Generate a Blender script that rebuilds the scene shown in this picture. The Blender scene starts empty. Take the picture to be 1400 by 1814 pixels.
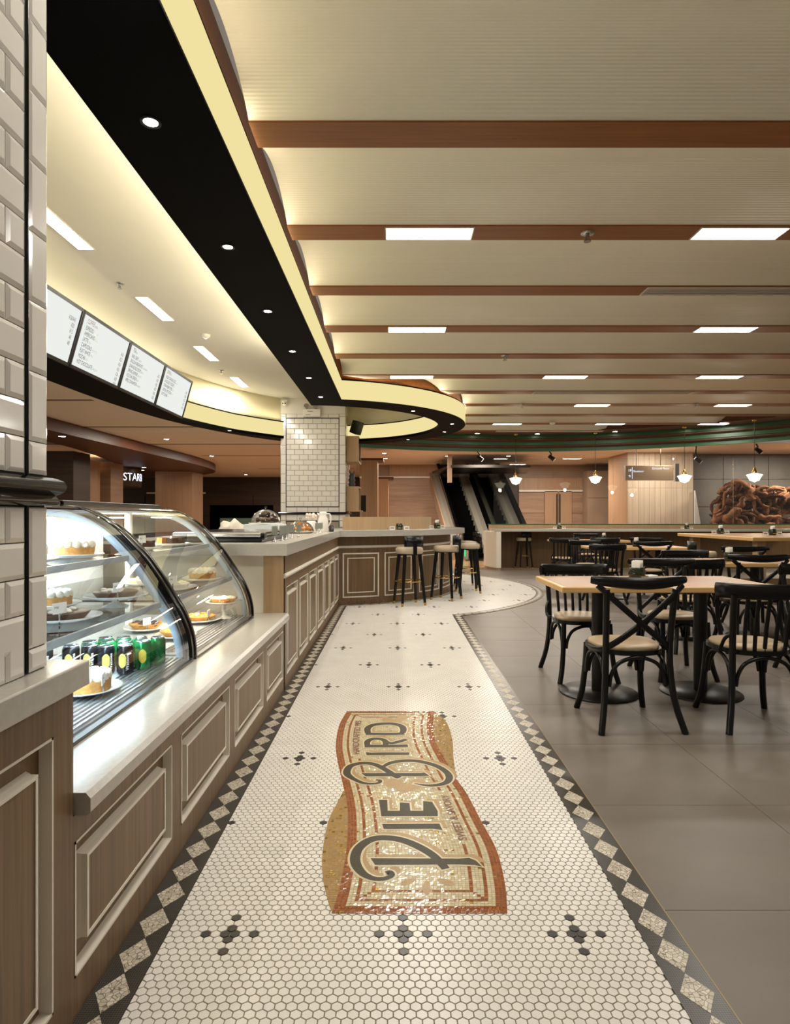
import bpy, bmesh, math, random
from mathutils import Vector, Matrix
random.seed(7)
SC = bpy.context.scene
COL = SC.collection
PI = math.pi
R = math.radians

# ------------------------------------------------------------------ camera
F, HX, HY, EYE = 1095.0, 700.0, 916.0, 1.22      # focal length in px, vanishing point, eye height
cam_d = bpy.data.cameras.new('camera')
cam_d.sensor_fit = 'HORIZONTAL'; cam_d.sensor_width = 36.0
cam_d.lens = F / 1400 * 36.0
cam_d.shift_x = (700 - HX) / 1400
cam_d.shift_y = (HY - 907) / 1400
cam_d.clip_start = 0.05; cam_d.clip_end = 200
cam = bpy.data.objects.new('camera', cam_d); COL.objects.link(cam)
cam.location = (0, 0, EYE); cam.rotation_euler = (PI/2, 0, 0)
SC.camera = cam

# ------------------------------------------------------------------ world and exposure
W = bpy.data.worlds.new('world'); SC.world = W; W.use_nodes = True
W.node_tree.nodes['Background'].inputs[0].default_value = (1.0, 0.86, 0.70, 1)
W.node_tree.nodes['Background'].inputs[1].default_value = 0.22
SC.view_settings.view_transform = 'Standard'
SC.view_settings.look = 'None'
SC.view_settings.gamma = 1.0
SC.view_settings.use_curve_mapping = False
SC.view_settings.exposure = 0.0
SC.cycles.max_bounces = 8
SC.cycles.transparent_max_bounces = 24

def area_light(name, loc, size, power, col=(1, .93, .82), rot=(0, 0, 0), parent=None, spread=None):
    l = bpy.data.lights.new(name, 'AREA'); l.shape = 'RECTANGLE'
    l.size, l.size_y = size; l.energy = power; l.color = col
    if spread: l.spread = spread
    o = bpy.data.objects.new(name, l); COL.objects.link(o); o.location = loc; o.rotation_euler = rot
    if parent: o.parent = parent
    return o
def spot_light(name, loc, power, col=(1, .9, .75), angle=80, blend=.6, rot=(0, 0, 0), parent=None, rad=.03):
    l = bpy.data.lights.new(name, 'SPOT'); l.energy = power; l.color = col
    l.spot_size = R(angle); l.spot_blend = blend; l.shadow_soft_size = rad
    o = bpy.data.objects.new(name, l); COL.objects.link(o); o.location = loc; o.rotation_euler = rot
    if parent: o.parent = parent
    return o
def point_light(name, loc, power, col=(1, .85, .65), rad=.05, parent=None):
    l = bpy.data.lights.new(name, 'POINT'); l.energy = power; l.color = col; l.shadow_soft_size = rad
    o = bpy.data.objects.new(name, l); COL.objects.link(o); o.location = loc
    if parent: o.parent = parent
    return o

# ------------------------------------------------------------------ pixel helpers
def at(px, py, Y): return Vector(((px-HX)*Y/F, Y, EYE-(py-HY)*Y/F))
def ground(px, py, z=0.0):
    Y = F*(EYE-z)/(py-HY)
    return Vector(((px-HX)*Y/F, Y, z))

# ------------------------------------------------------------------ materials
def lin(c):
    if isinstance(c, str):
        c = tuple(int(c[i:i+2], 16)/255 for i in (0, 2, 4))
    return tuple(((x/12.92) if x <= .04045 else ((x+.055)/1.055)**2.4) for x in c[:3]) + (1,)
MATS = {}
def mat(name, col, rough=.5, metal=0., spec=.5, coat=0., vary=None, bump=None, emit=None, rnd=0., stretch=None):
    """vary = (scale, amount), bump = (scale, strength), stretch = mapping scale for the noise."""
    m = bpy.data.materials.new(name); m.use_nodes = True; MATS[name] = m
    nt = m.node_tree; N = nt.nodes; L = nt.links; b = N['Principled BSDF']
    b.inputs['Base Color'].default_value = lin(col)
    b.inputs['Roughness'].default_value = rough; b.inputs['Metallic'].default_value = metal
    b.inputs['Specular IOR Level'].default_value = spec
    b.inputs['Coat Weight'].default_value = coat; b.inputs['Coat Roughness'].default_value = .08
    tc = N.new('ShaderNodeTexCoord'); mp = N.new('ShaderNodeMapping'); L.new(tc.outputs['Object'], mp.inputs[0])
    if stretch: mp.inputs['Scale'].default_value = stretch
    c = None
    if vary:
        nz = N.new('ShaderNodeTexNoise'); nz.inputs['Scale'].default_value = vary[0]; nz.inputs['Detail'].default_value = 5
        L.new(mp.outputs[0], nz.inputs['Vector'])
        mr = N.new('ShaderNodeMapRange'); mr.inputs['From Min'].default_value = .3; mr.inputs['From Max'].default_value = .7
        mr.inputs['To Min'].default_value = 1-vary[1]; mr.inputs['To Max'].default_value = 1+vary[1]
        L.new(nz.outputs[0], mr.inputs[0])
        hs = N.new('ShaderNodeHueSaturation'); hs.inputs['Color'].default_value = lin(col)
        L.new(mr.outputs[0], hs.inputs['Value']); c = hs.outputs[0]
    if rnd:
        oi = N.new('ShaderNodeObjectInfo'); mr = N.new('ShaderNodeMapRange')
        mr.inputs['To Min'].default_value = 1-rnd; mr.inputs['To Max'].default_value = 1+rnd
        L.new(oi.outputs['Random'], mr.inputs[0])
        hs = N.new('ShaderNodeHueSaturation'); hs.inputs['Color'].default_value = lin(col)
        if c: L.new(c, hs.inputs['Color'])
        L.new(mr.outputs[0], hs.inputs['Value']); c = hs.outputs[0]
    if c: L.new(c, b.inputs['Base Color'])
    if bump:
        nz = N.new('ShaderNodeTexNoise'); nz.inputs['Scale'].default_value = bump[0]; nz.inputs['Detail'].default_value = 4
        L.new(mp.outputs[0], nz.inputs['Vector'])
        bp = N.new('ShaderNodeBump'); bp.inputs['Strength'].default_value = bump[1]; bp.inputs['Distance'].default_value = .01
        L.new(nz.outputs[0], bp.inputs['Height']); L.new(bp.outputs[0], b.inputs['Normal'])
    if emit:
        b.inputs['Emission Color'].default_value = lin(emit[0]); b.inputs['Emission Strength'].default_value = emit[1]
    return m
def wood(name, c1, c2, stretch=(40, 40, 1.5), rough=.45, spec=.4, rnd=.05, coat=0.):
    m = bpy.data.materials.new(name); m.use_nodes = True; MATS[name] = m
    nt = m.node_tree; N = nt.nodes; L = nt.links; b = N['Principled BSDF']
    b.inputs['Roughness'].default_value = rough; b.inputs['Specular IOR Level'].default_value = spec
    b.inputs['Coat Weight'].default_value = coat
    tc = N.new('ShaderNodeTexCoord'); mp = N.new('ShaderNodeMapping'); mp.inputs['Scale'].default_value = stretch
    L.new(tc.outputs['Object'], mp.inputs[0])
    n1 = N.new('ShaderNodeTexNoise'); n1.inputs['Scale'].default_value = 1.0; n1.inputs['Detail'].default_value = 6
    n1.inputs['Roughness'].default_value = .65; n1.inputs['Distortion'].default_value = .4
    L.new(mp.outputs[0], n1.inputs['Vector'])
    cr = N.new('ShaderNodeValToRGB'); cr.color_ramp.elements[0].position = .32; cr.color_ramp.elements[1].position = .68
    cr.color_ramp.elements[0].color = lin(c1); cr.color_ramp.elements[1].color = lin(c2)
    L.new(n1.outputs[0], cr.inputs[0])
    oi = N.new('ShaderNodeObjectInfo'); mr = N.new('ShaderNodeMapRange')
    mr.inputs['To Min'].default_value = 1-rnd; mr.inputs['To Max'].default_value = 1+rnd
    L.new(oi.outputs['Random'], mr.inputs[0])
    hs = N.new('ShaderNodeHueSaturation'); L.new(cr.outputs[0], hs.inputs['Color']); L.new(mr.outputs[0], hs.inputs['Value'])
    L.new(hs.outputs[0], b.inputs['Base Color'])
    bp = N.new('ShaderNodeBump'); bp.inputs['Strength'].default_value = .06; bp.inputs['Distance'].default_value = .004
    L.new(n1.outputs[0], bp.inputs['Height']); L.new(bp.outputs[0], b.inputs['Normal'])
    return m
def brickmat(name, c1, c2, mortar, sx=40, msize=.04, rough=.3, spec=.5, offset=0.):
    m = bpy.data.materials.new(name); m.use_nodes = True; MATS[name] = m
    nt = m.node_tree; N = nt.nodes; L = nt.links; b = N['Principled BSDF']
    b.inputs['Roughness'].default_value = rough; b.inputs['Specular IOR Level'].default_value = spec
    tc = N.new('ShaderNodeTexCoord'); br = N.new('ShaderNodeTexBrick'); L.new(tc.outputs['Object'], br.inputs['Vector'])
    br.offset = offset; br.inputs['Scale'].default_value = sx; br.inputs['Brick Width'].default_value = .5
    br.inputs['Row Height'].default_value = .5; br.inputs['Mortar Size'].default_value = msize
    br.inputs['Color1'].default_value = lin(c1); br.inputs['Color2'].default_value = lin(c2); br.inputs['Mortar'].default_value = lin(mortar)
    L.new(br.outputs['Color'], b.inputs['Base Color'])
    return m
def crackle(name, c1, c2, mortar, scale=70, rough=.4):
    m = bpy.data.materials.new(name); m.use_nodes = True; MATS[name] = m
    nt = m.node_tree; N = nt.nodes; L = nt.links; b = N['Principled BSDF']; b.inputs['Roughness'].default_value = rough
    tc = N.new('ShaderNodeTexCoord'); oi = N.new('ShaderNodeObjectInfo')
    va = N.new('ShaderNodeVectorMath'); va.operation = 'ADD'; L.new(tc.outputs['Object'], va.inputs[0])
    mu = N.new('ShaderNodeMath'); mu.operation = 'MULTIPLY'; mu.inputs[1].default_value = 13.; L.new(oi.outputs['Random'], mu.inputs[0])
    L.new(mu.outputs[0], va.inputs[1])
    v = N.new('ShaderNodeTexVoronoi'); v.inputs['Scale'].default_value = scale; L.new(va.outputs[0], v.inputs['Vector'])
    e = N.new('ShaderNodeTexVoronoi'); e.feature = 'DISTANCE_TO_EDGE'; e.inputs['Scale'].default_value = scale; L.new(va.outputs[0], e.inputs['Vector'])
    mx = N.new('ShaderNodeMix'); mx.data_type = 'RGBA'; mx.inputs[6].default_value = lin(c1); mx.inputs[7].default_value = lin(c2)
    sp = N.new('ShaderNodeSeparateColor'); L.new(v.outputs['Color'], sp.inputs[0]); L.new(sp.outputs[0], mx.inputs[0])
    lt = N.new('ShaderNodeMath'); lt.operation = 'LESS_THAN'; lt.inputs[1].default_value = .05; L.new(e.outputs['Distance'], lt.inputs[0])
    m2 = N.new('ShaderNodeMix'); m2.data_type = 'RGBA'; m2.inputs[7].default_value = lin(mortar)
    L.new(mx.outputs[2], m2.inputs[6]); L.new(lt.outputs[0], m2.inputs[0]); L.new(m2.outputs[2], b.inputs['Base Color'])
    return m
def glass(name, tint='ffffff', refl=1.0, rough=.0):
    """thin pane: mostly clear with fresnel reflections"""
    m = bpy.data.materials.new(name); m.use_nodes = True; MATS[name] = m
    nt = m.node_tree; N = nt.nodes; L = nt.links
    for n in list(N):
        if n.type == 'BSDF_PRINCIPLED': N.remove(n)
    out = N['Material Output']
    tr = N.new('ShaderNodeBsdfTransparent'); tr.inputs[0].default_value = lin(tint)
    gl = N.new('ShaderNodeBsdfGlossy'); gl.inputs['Roughness'].default_value = rough
    fr = N.new('ShaderNodeFresnel'); fr.inputs[0].default_value = 1.45
    mu = N.new('ShaderNodeMath'); mu.operation = 'MULTIPLY'; mu.use_clamp = True; mu.inputs[1].default_value = refl; L.new(fr.outputs[0], mu.inputs[0])
    mx = N.new('ShaderNodeMixShader'); L.new(mu.outputs[0], mx.inputs[0]); L.new(tr.outputs[0], mx.inputs[1]); L.new(gl.outputs[0], mx.inputs[2])
    L.new(mx.outputs[0], out.inputs['Surface'])
    return m
def emitter(name, col, strength):
    m = bpy.data.materials.new(name); m.use_nodes = True; MATS[name] = m
    b = m.node_tree.nodes['Principled BSDF']; b.inputs['Base Color'].default_value = (0, 0, 0, 1); b.inputs['Specular IOR Level'].default_value = 0
    b.inputs['Emission Color'].default_value = lin(col); b.inputs['Emission Strength'].default_value = strength
    return m

laminate = wood('laminate', '5f4a31', '806546', (55, 55, 1.2), .42)
laminate_x = wood('laminate_curved', '5f4a31', '7e6345', (45, 45, 1.0), .42)
mall_wood = wood('mall_wood', '9c7a5c', 'b18d6d', (30, 30, .7), .45)
mall_wood_h = wood('mall_wood_level', '8a6b55', 'a98a70', (.6, .6, 9), .45)
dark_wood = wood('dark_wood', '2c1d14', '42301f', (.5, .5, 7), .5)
ceil_wood = wood('ceiling_wood', '7e4a1e', '965a28', (1.5, 40, 40), .4)
soffit_wood = wood('soffit_wood', '4a2815', '5e351f', (30, 1.5, 30), .45)
pale_wood = wood('pale_wood', 'a88b68', 'bb9d78', (40, 40, 2), .5)
panel_pale = wood('pale_cladding', 'b9a68f', 'cbbba5', (22, 22, .25), .5)
table_wood = wood('table_wood', '8f6840', 'a87e52', (3, 30, 30), .38, .4)
table_edge = wood('table_edge', 'cfa468', 'dcb57c', (3, 30, 30), .35, .4)
cream = mat('cream_moulding', 'ded7c8', .4, vary=(4, .03))
stone = mat('worktop_stone', 'b0aca3', .22, vary=(60, .05), spec=.5)
white_paint = mat('white_paint', 'dedad0', .6, vary=(2, .02))
warm_paint = mat('warm_wall_paint', 'e6dcb8', .6)
vault_mat = None
black_soffit = mat('black_soffit', '020202', .6, spec=.04)
black_wood = mat('black_stained_wood', '0a0909', .3, spec=.35, vary=(30, .2))
black_metal = mat('black_metal', '141313', .35, metal=.3)
black_gloss = mat('black_gloss', '050506', .14, spec=.4)
tan_vinyl = mat('tan_vinyl', 'b69f7f', .4, vary=(6, .05), bump=(80, .1))
cream_vinyl = mat('cream_vinyl', 'b8a68c', .38, vary=(6, .05), bump=(80, .1))
brass = mat('brass', 'c9a25a', .25, metal=1.)
steel = mat('steel', 'b9b9b9', .25, metal=1.)
dark_steel = mat('dark_steel', '55534f', .3, metal=1.)
tile_white = mat('glazed_tile', 'e4e0d8', .12, spec=.6, coat=.3, rnd=.02, vary=(3, .02))
grout_dark = mat('dark_grout', '2a2622', .8)
grout_floor = mat('floor_grout', '8a7f6d', .85, vary=(40, .12))
hex_white = mat('hex_white', 'dedad2', .28, spec=.5, rnd=.03, vary=(7, .04))
hex_black = mat('hex_black', '2f2c2a', .3, rnd=.15)
border_black = brickmat('border_black', '110f0d', '1f1b17', '6a6255', 80, .03, .3)
diamond_mat = crackle('diamond_mosaic', 'd8d0c0', 'b5ab97', '6f6555', 75)
strip_brass = mat('brass_strip', '9c8a62', .5, metal=.5)
floor_grey = mat('floor_tile_grey', '70675d', .42, spec=.35, vary=(1.6, .10), rnd=.03, bump=(90, .05), stretch=(1, 2.5, 1))
floor_joint = mat('floor_joint', '8f8575', .8)
floor_brown = mat('mall_floor', '9a7c5c', .2, vary=(1, .1))
mall_ceiling = mat('mall_ceiling_paint', 'e4cfbc', .75, vary=(.6, .03))
green_paint = mat('green_paint', '2a5a33', .4, vary=(3, .06))
stone_grey = mat('grey_stone', '6d685f', .5, vary=(2.5, .14), bump=(20, .06))
stone_brown = mat('brown_stone', '9a8069', .5, vary=(2, .1))
lit_panel = emitter('lit_panel', 'fff6ea', 9.)
lit_fascia = emitter('lit_fascia', 'fbeaa8', .92)
lit_down = emitter('downlight_glow', 'fff4e2', 30.)
menu_glow = emitter('menu_glow', 'f2f5f0', .95)
menu_ink = mat('menu_ink', '0c0a0a', .8, spec=.1); menu_red = mat('menu_red_ink', '4a150e', .7); menu_grey = mat('menu_grey_ink', '8a8580', .7)
opal = mat('opal_glass', 'f5f0e4', .2, emit=('fff0d0', 1.6))
pane = glass('clear_pane', 'fbfcfd', 1.0)
case_glass = glass('case_glass', 'fafcfd', 1.4)
dome_glass = glass('dome_glass', 'fafbfb', 1.5)
green_glass = mat('green_glass', '1c2410', .1, coat=.6)
paper = mat('paper', 'f1ede4', .7)
china = mat('china', 'efebe3', .15, coat=.4)
case_white = mat('case_white', 'dfe1e2', .35)
case_grey = mat('case_grey', 'b4b8ba', .3, metal=.3)
cloth = mat('cloth', 'd8d2c4', .9, bump=(30, .3))
crust = mat('pie_crust', 'c08a45', .6, vary=(40, .3), bump=(60, .6))
cream_food = mat('cream_topping', 'ece2cc', .55, vary=(30, .06), bump=(50, .5))
choc = mat('chocolate', '4a2f20', .4, vary=(40, .3), bump=(60, .4))
driftwood = wood('driftwood', '573722', 'a2734f', (9, 9, 9), .85, .2, rnd=.25)
driftwood_dark = wood('driftwood_dark', '2e1b10', '6a4129', (9, 9, 9), .9, .2, rnd=.2)

def vault_material():
    m = bpy.data.materials.new('ribbed_ceiling_panel'); m.use_nodes = True
    nt = m.node_tree; N = nt.nodes; L = nt.links; b = N['Principled BSDF']
    b.inputs['Base Color'].default_value = lin('e6dfcd'); b.inputs['Roughness'].default_value = .6
    tc = N.new('ShaderNodeTexCoord'); w = N.new('ShaderNodeTexWave'); w.bands_direction = 'Y'; w.inputs['Scale'].default_value = 18
    w.inputs['Distortion'].default_value = 0; L.new(tc.outputs['Object'], w.inputs['Vector'])
    bp = N.new('ShaderNodeBump'); bp.inputs['Strength'].default_value = .35; bp.inputs['Distance'].default_value = .006
    L.new(w.outputs['Fac'], bp.inputs['Height']); L.new(bp.outputs[0], b.inputs['Normal'])
    return m
vault_mat = vault_material()

# ------------------------------------------------------------------ mesh helpers
class MB:
    def __init__(s): s.v = []; s.f = []; s.m = []; s.sm = []
    def add(s, vs, fs, mi=0, smooth=False):
        o = len(s.v); s.v += [tuple(p) for p in vs]
        for f in fs: s.f.append([i+o for i in f]); s.m.append(mi); s.sm.append(smooth)
        return s
    def box(s, a, b, mi=0, bev=0.0):
        x0, x1 = sorted((a[0], b[0])); y0, y1 = sorted((a[1], b[1])); z0, z1 = sorted((a[2], b[2]))
        if bev <= 0:
            vs = [(x0,y0,z0),(x1,y0,z0),(x1,y1,z0),(x0,y1,z0),(x0,y0,z1),(x1,y0,z1),(x1,y1,z1),(x0,y1,z1)]
            fs = [(0,3,2,1),(4,5,6,7),(0,1,5,4),(1,2,6,5),(2,3,7,6),(3,0,4,7)]
            return s.add(vs, fs, mi)
        bev = min(bev, (x1-x0)*.45, (y1-y0)*.45, (z1-z0)*.45)
        bm = bmesh.new(); bmesh.ops.create_cube(bm, size=1)
        for v in bm.verts:
            v.co = Vector(((x0+x1)/2+v.co.x*(x1-x0), (y0+y1)/2+v.co.y*(y1-y0), (z0+z1)/2+v.co.z*(z1-z0)))
        bmesh.ops.bevel(bm, geom=list(bm.edges), offset=bev, segments=2, profile=.5, affect='EDGES')
        bm.verts.ensure_lookup_table(); bm.verts.index_update()
        s.add([v.co.copy() for v in bm.verts], [[v.index for v in f.verts] for f in bm.faces], mi)
        bm.free(); return s
    def prism(s, poly, z0, z1, mi=0):
        n = len(poly)
        vs = [(p[0], p[1], z0) for p in poly]+[(p[0], p[1], z1) for p in poly]
        fs = [tuple(range(n-1, -1, -1)), tuple(range(n, 2*n))]+[(i, (i+1) % n, n+(i+1) % n, n+i) for i in range(n)]
        return s.add(vs, fs, mi)
    def lathe(s, prof, c=(0, 0, 0), n=24, mi=0, smooth=True, cap=True):
        vs = []; fs = []; k = len(prof)
        for (r, z) in prof:
            for i in range(n):
                a = 2*PI*i/n; vs.append((c[0]+r*math.cos(a), c[1]+r*math.sin(a), c[2]+z))
        for j in range(k-1):
            for i in range(n):
                fs.append((j*n+i, j*n+(i+1) % n, (j+1)*n+(i+1) % n, (j+1)*n+i))
        s.add(vs, fs, mi, smooth)
        if cap:
            s.add(vs[:n], [tuple(range(n-1, -1, -1))], mi); s.add(vs[-n:], [tuple(range(n))], mi)
        return s
    def tube(s, pts, rad, n=8, mi=0, flat=None, up=None, smooth=True, closed=False):
        """pts polyline, rad number or list; flat=(a,b) multiplies radius along the side/normal axes."""
        P = [Vector(p) for p in pts]; k = len(P)
        rr = rad if isinstance(rad, (list, tuple)) else [rad]*k
        fa, fb = flat if flat else (1, 1)
        T = []
        for i in range(k):
            if closed: t = P[(i+1) % k]-P[i-1]
            else: t = P[min(i+1, k-1)]-P[max(i-1, 0)]
            T.append(t.normalized())
        u0 = Vector(up) if up else (Vector((0, 0, 1)) if abs(T[0].z) < .9 else Vector((1, 0, 0)))
        vs = []; nrm = None
        for i in range(k):
            if up is not None or nrm is None:
                base = u0
            else: base = nrm
            nn = base-T[i]*base.dot(T[i])
            if nn.length < 1e-6: nn = T[i].orthogonal()
            nn.normalize(); nrm = nn; side = T[i].cross(nn)
            for j in range(n):
                a = 2*PI*(j+.5)/n
                vs.append(P[i]+side*(math.cos(a)*rr[i]*fa)+nn*(math.sin(a)*rr[i]*fb))
        fs = []
        for i in range(k if closed else k-1):
            for j in range(n):
                i2 = (i+1) % k
                fs.append((i*n+j, i*n+(j+1) % n, i2*n+(j+1) % n, i2*n+j))
        s.add(vs, fs, mi, smooth)
        if not closed:
            s.add(vs[:n], [tuple(range(n-1, -1, -1))], mi); s.add(vs[-n:], [tuple(range(n))], mi)
        return s
    def sweep(s, path, prof, mi=0, closed=False, smooth=False, caps=True):
        """path: xy list; prof: list of (offset to the left of travel, z) closed profile."""
        k = len(path); P = [Vector((p[0], p[1])) for p in path]; vs = []; m = len(prof)
        for i in range(k):
            if closed: a, b = P[i-1], P[(i+1) % k]
            else: a, b = P[max(i-1, 0)], P[min(i+1, k-1)]
            t1 = (P[i]-a); t2 = (b-P[i])
            t1 = t1.normalized() if t1.length > 1e-9 else t2.normalized(); t2 = t2.normalized() if t2.length > 1e-9 else t1
            t = (t1+t2).normalized(); nrm = Vector((-t.y, t.x)); sc = 1/max(.3, t.dot(t2))
            for (o, z) in prof: vs.append((P[i].x+nrm.x*o*sc, P[i].y+nrm.y*o*sc, z))
        fs = []
        for i in range(k if closed else k-1):
            i2 = (i+1) % k
            for j in range(m): fs.append((i*m+j, i2*m+j, i2*m+(j+1) % m, i*m+(j+1) % m))
        s.add(vs, fs, mi, smooth)
        if not closed and caps:
            s.add(vs[:m], [tuple(range(m))], mi); s.add(vs[-m:], [tuple(range(m-1, -1, -1))], mi)
        return s
    def ball(s, c, r, n=12, m=8, mi=0, sq=(1, 1, 1), zmin=-1.0):
        prof = []
        for j in range(m+1):
            a = -PI/2+PI*j/m; z = max(math.sin(a), zmin); prof.append((max(math.cos(a), 1e-4), z))
        vs = []; fs = []
        for (rr, z) in prof:
            for i in range(n):
                a = 2*PI*i/n; vs.append((c[0]+r*sq[0]*rr*math.cos(a), c[1]+r*sq[1]*rr*math.sin(a), c[2]+r*sq[2]*z))
        for j in range(m):
            for i in range(n): fs.append((j*n+i, j*n+(i+1) % n, (j+1)*n+(i+1) % n, (j+1)*n+i))
        return s.add(vs, fs, mi, True)
    def shift(s, d):
        s.v = [(p[0]-d[0], p[1]-d[1], p[2]-d[2]) for p in s.v]; return s
    def mesh(s, name, mats):
        me = bpy.data.meshes.new(name); me.from_pydata(s.v, [], s.f)
        for m in (mats if isinstance(mats, (list, tuple)) else [mats]): me.materials.append(m)
        me.polygons.foreach_set('material_index', s.m); me.polygons.foreach_set('use_smooth', s.sm)
        me.update(); return me
    def build(s, name, mats, parent=None, world=False):
        if world and parent is not None:
            p = parent; d = Vector((0, 0, 0))
            while p is not None: d += p.location; p = p.parent
            s.shift(d)
        return link(name, s.mesh(name, mats), parent)
def link(name, me, parent=None, loc=None, rz=0):
    o = bpy.data.objects.new(name, me); COL.objects.link(o)
    if parent is not None: o.parent = parent
    if loc is not None: o.location = loc
    if rz: o.rotation_euler = (0, 0, rz)
    return o
def tag(o, label=None, cat=None, group=None, kind=None):
    if label: o['label'] = label
    if cat: o['category'] = cat
    if group: o['group'] = group
    if kind: o['kind'] = kind
    return o
def thing(name, label, cat, loc=(0, 0, 0), rz=0, group=None, kind=None):
    o = bpy.data.objects.new(name, None); COL.objects.link(o); o.location = loc; o.rotation_euler = (0, 0, rz)
    o.empty_display_size = .05
    return tag(o, label, cat, group, kind)
def copy_tree(o, parent=None):
    c = o.copy(); COL.objects.link(c); c.parent = parent
    for ch in o.children: copy_tree(ch, c)
    return c
def dup(root, loc, rz, label, group=None):
    c = copy_tree(root); c.location = loc; c.rotation_euler = (0, 0, rz); c['label'] = label
    if group: c['group'] = group
    return c
ORD = ['first', 'second', 'third', 'fourth', 'fifth', 'sixth', 'seventh', 'eighth', 'ninth', 'tenth', 'eleventh', 'twelfth']
_txt_cache = {}
def text_mesh(txt, size, squeeze=1.0, bold=0.0):
    cu = bpy.data.curves.new('t', 'FONT'); cu.body = txt; cu.size = size; cu.resolution_u = 3; cu.offset = bold
    o = bpy.data.objects.new('t', cu); COL.objects.link(o)
    bpy.context.view_layer.update()
    me = bpy.data.meshes.new_from_object(o.evaluated_get(bpy.context.evaluated_depsgraph_get()))
    V = [(v.co.x*squeeze, v.co.y) for v in me.vertices]; Fc = [list(p.vertices) for p in me.polygons]
    bpy.data.objects.remove(o); bpy.data.curves.remove(cu); bpy.data.meshes.remove(me)
    return V, Fc
def catmull(pts, n=6, closed=False):
    out = []; P = [Vector(p) for p in pts]; k = len(P)
    for i in range(k if closed else k-1):
        p1, p2 = P[i], P[(i+1) % k]
        p0 = P[i-1] if (closed or i > 0) else p1*2-p2
        p3 = P[(i+2) % k] if (closed or i+2 < k) else p2*2-p1
        for j in range(n):
            t = j/n
            out.append(.5*((2*p1)+(p2-p0)*t+(2*p0-5*p1+4*p2-p3)*t*t+(3*p1-p0-3*p2+p3)*t*t*t))
    if not closed: out.append(P[-1])
    return out

# ------------------------------------------------------------------ main dimensions
XF = -.778                     # face of the wooden counter fronts
XS = -.74                      # front edge of the stone worktops
BC = (-1.25, 10.7)             # centre of the round bar
BR = 2.2                       # its radius
ZB = 2.78                      # underside of the black soffit band
ZI = 3.58                      # ceiling over the counter
ZV = 3.09                      # beams of the dining ceiling
ZM = 3.0                       # mall ceiling
def bar_pt(r, th, c=BC): return (c[0]+r*math.sin(th), c[1]-r*math.cos(th))

# ================================================================== FLOOR
floor = MB().box((-14, -3, -.06), (14, 34, -.004)).build('floor', floor_joint)
tag(floor, 'floor of large grey tiles with a white hexagon mosaic path', kind='structure')
T = .70
ft = MB().box((.0012, .0012, -.012), (T-.0012, T-.0012, 0)).mesh('floor_tile', floor_grey)
for i in range(-1, 10):
    for j in range(-2, 19):
        x = .82+i*T; y = 1.918+j*T
        if x < -.2 and y < 14: continue
        if y > 14.3: continue
        link('floor_tile', ft, floor, (x, y, 0))
MB().box((-14, 14.62, -.004), (14, 34, 0)).build('mall_paving', floor_brown, floor)

LOBE = 3.6                                    # white mosaic radius, border beyond it
def in_banner(x, y): return False
PXC = .024                                    # centre line of the path
HP = .0281; HRW = HP*.8660254
# --- banner outline traced on the ground (pixels of a 3.5x crop at 540,1220)
def zg(x, y, z=0.0): return ground(540+x*.285714, 1220+y*.285714, z)
def edge_fn(pts):
    g = [zg(*p) for p in pts]; g = sorted(((p.y, p.x) for p in catmull([tuple(q) for q in g], 8)))
    def f(Y):
        if Y <= g[0][0]: return g[0][1]
        for a, b in zip(g, g[1:]):
            if a[0] <= Y <= b[0]:
                t = (Y-a[0])/max(1e-9, b[0]-a[0]); return a[1]+(b[1]-a[1])*t
        return g[-1][1]
    return f
eL = edge_fn([(165,1405),(205,1290),(245,1100),(262,960),(268,820),(258,700),(230,570),(203,450),(193,350),(215,230),(262,145)])
eR = edge_fn([(1258,1405),(1242,1220),(1190,1010),(1090,820),(1000,650),(935,560),(885,470),(812,335),(795,230),(805,145)])
foldL = edge_fn([(165,1405),(112,1180),(113,1000),(150,820),(200,720),(240,640)])
foldR = edge_fn([(935,530),(922,430),(915,320),(880,215),(805,145)])
YB0 = zg(0, 1405).y; YB1 = zg(0, 145).y; YFL = zg(0, 640).y; YFR = zg(0, 530).y
def span(y):
    l = eL(y); r = eR(y)
    if y < YFL: l = min(l, foldL(y))
    if y > YFR: r = max(r, foldR(y))
    return l, r
def in_banner(x, y, pad=-.014):
    if y < YB0-pad or y > YB1+pad: return False
    l, r = span(min(max(y, YB0+.001), YB1-.001)); return l-pad < x < r+pad

def hex_ok(x, y):
    r = math.hypot(x-BC[0], y-BC[1])
    straight = -.674 < x < .724 and .9 < y < 9
    lobe = r < LOBE+.010 and x > -.674 and y > 7
    if not (straight or lobe): return False
    if r < BR+.096: return False
    if y > 10.7 and x < .4: return False
    return not in_banner(x, y)
hexes = []
for j in range(-16, 530):
    y = 1.803+j*HRW
    for i in range(-30, 95):
        x = PXC+(i+(.5 if j % 2 == 0 else 0))*HP
        if not hex_ok(x, y): continue
        # flower motif: 8 dark hexagons
        dark = False
        for m in (-4, -3, -1, 0, 1, 3, 4):
            jj = j+m
            if jj % 27: continue
            k = jj//27
            if k % 2 == 0: ph = 0.0
            else: ph = 9.5
            n = ((x-PXC)/HP-ph)/18.0; dx = ((x-PXC)/HP-ph)-18*round(n)
            d = -m
            if m == 0 and (abs(abs(dx)-.5) < .1 or abs(abs(dx)-2.5) < .1): dark = True
            if abs(m) == 1 and abs(dx) < .1: dark = True
            if abs(m) == 3 and abs(dx) < .1: dark = True
        hexes.append((y, x, dark))
def hexring(x, y, rad, z): return [(x+rad*math.sin(k*PI/3), y+rad*math.cos(k*PI/3), z) for k in range(6)]
HR = HP/math.sqrt(3)-.0017
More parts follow.
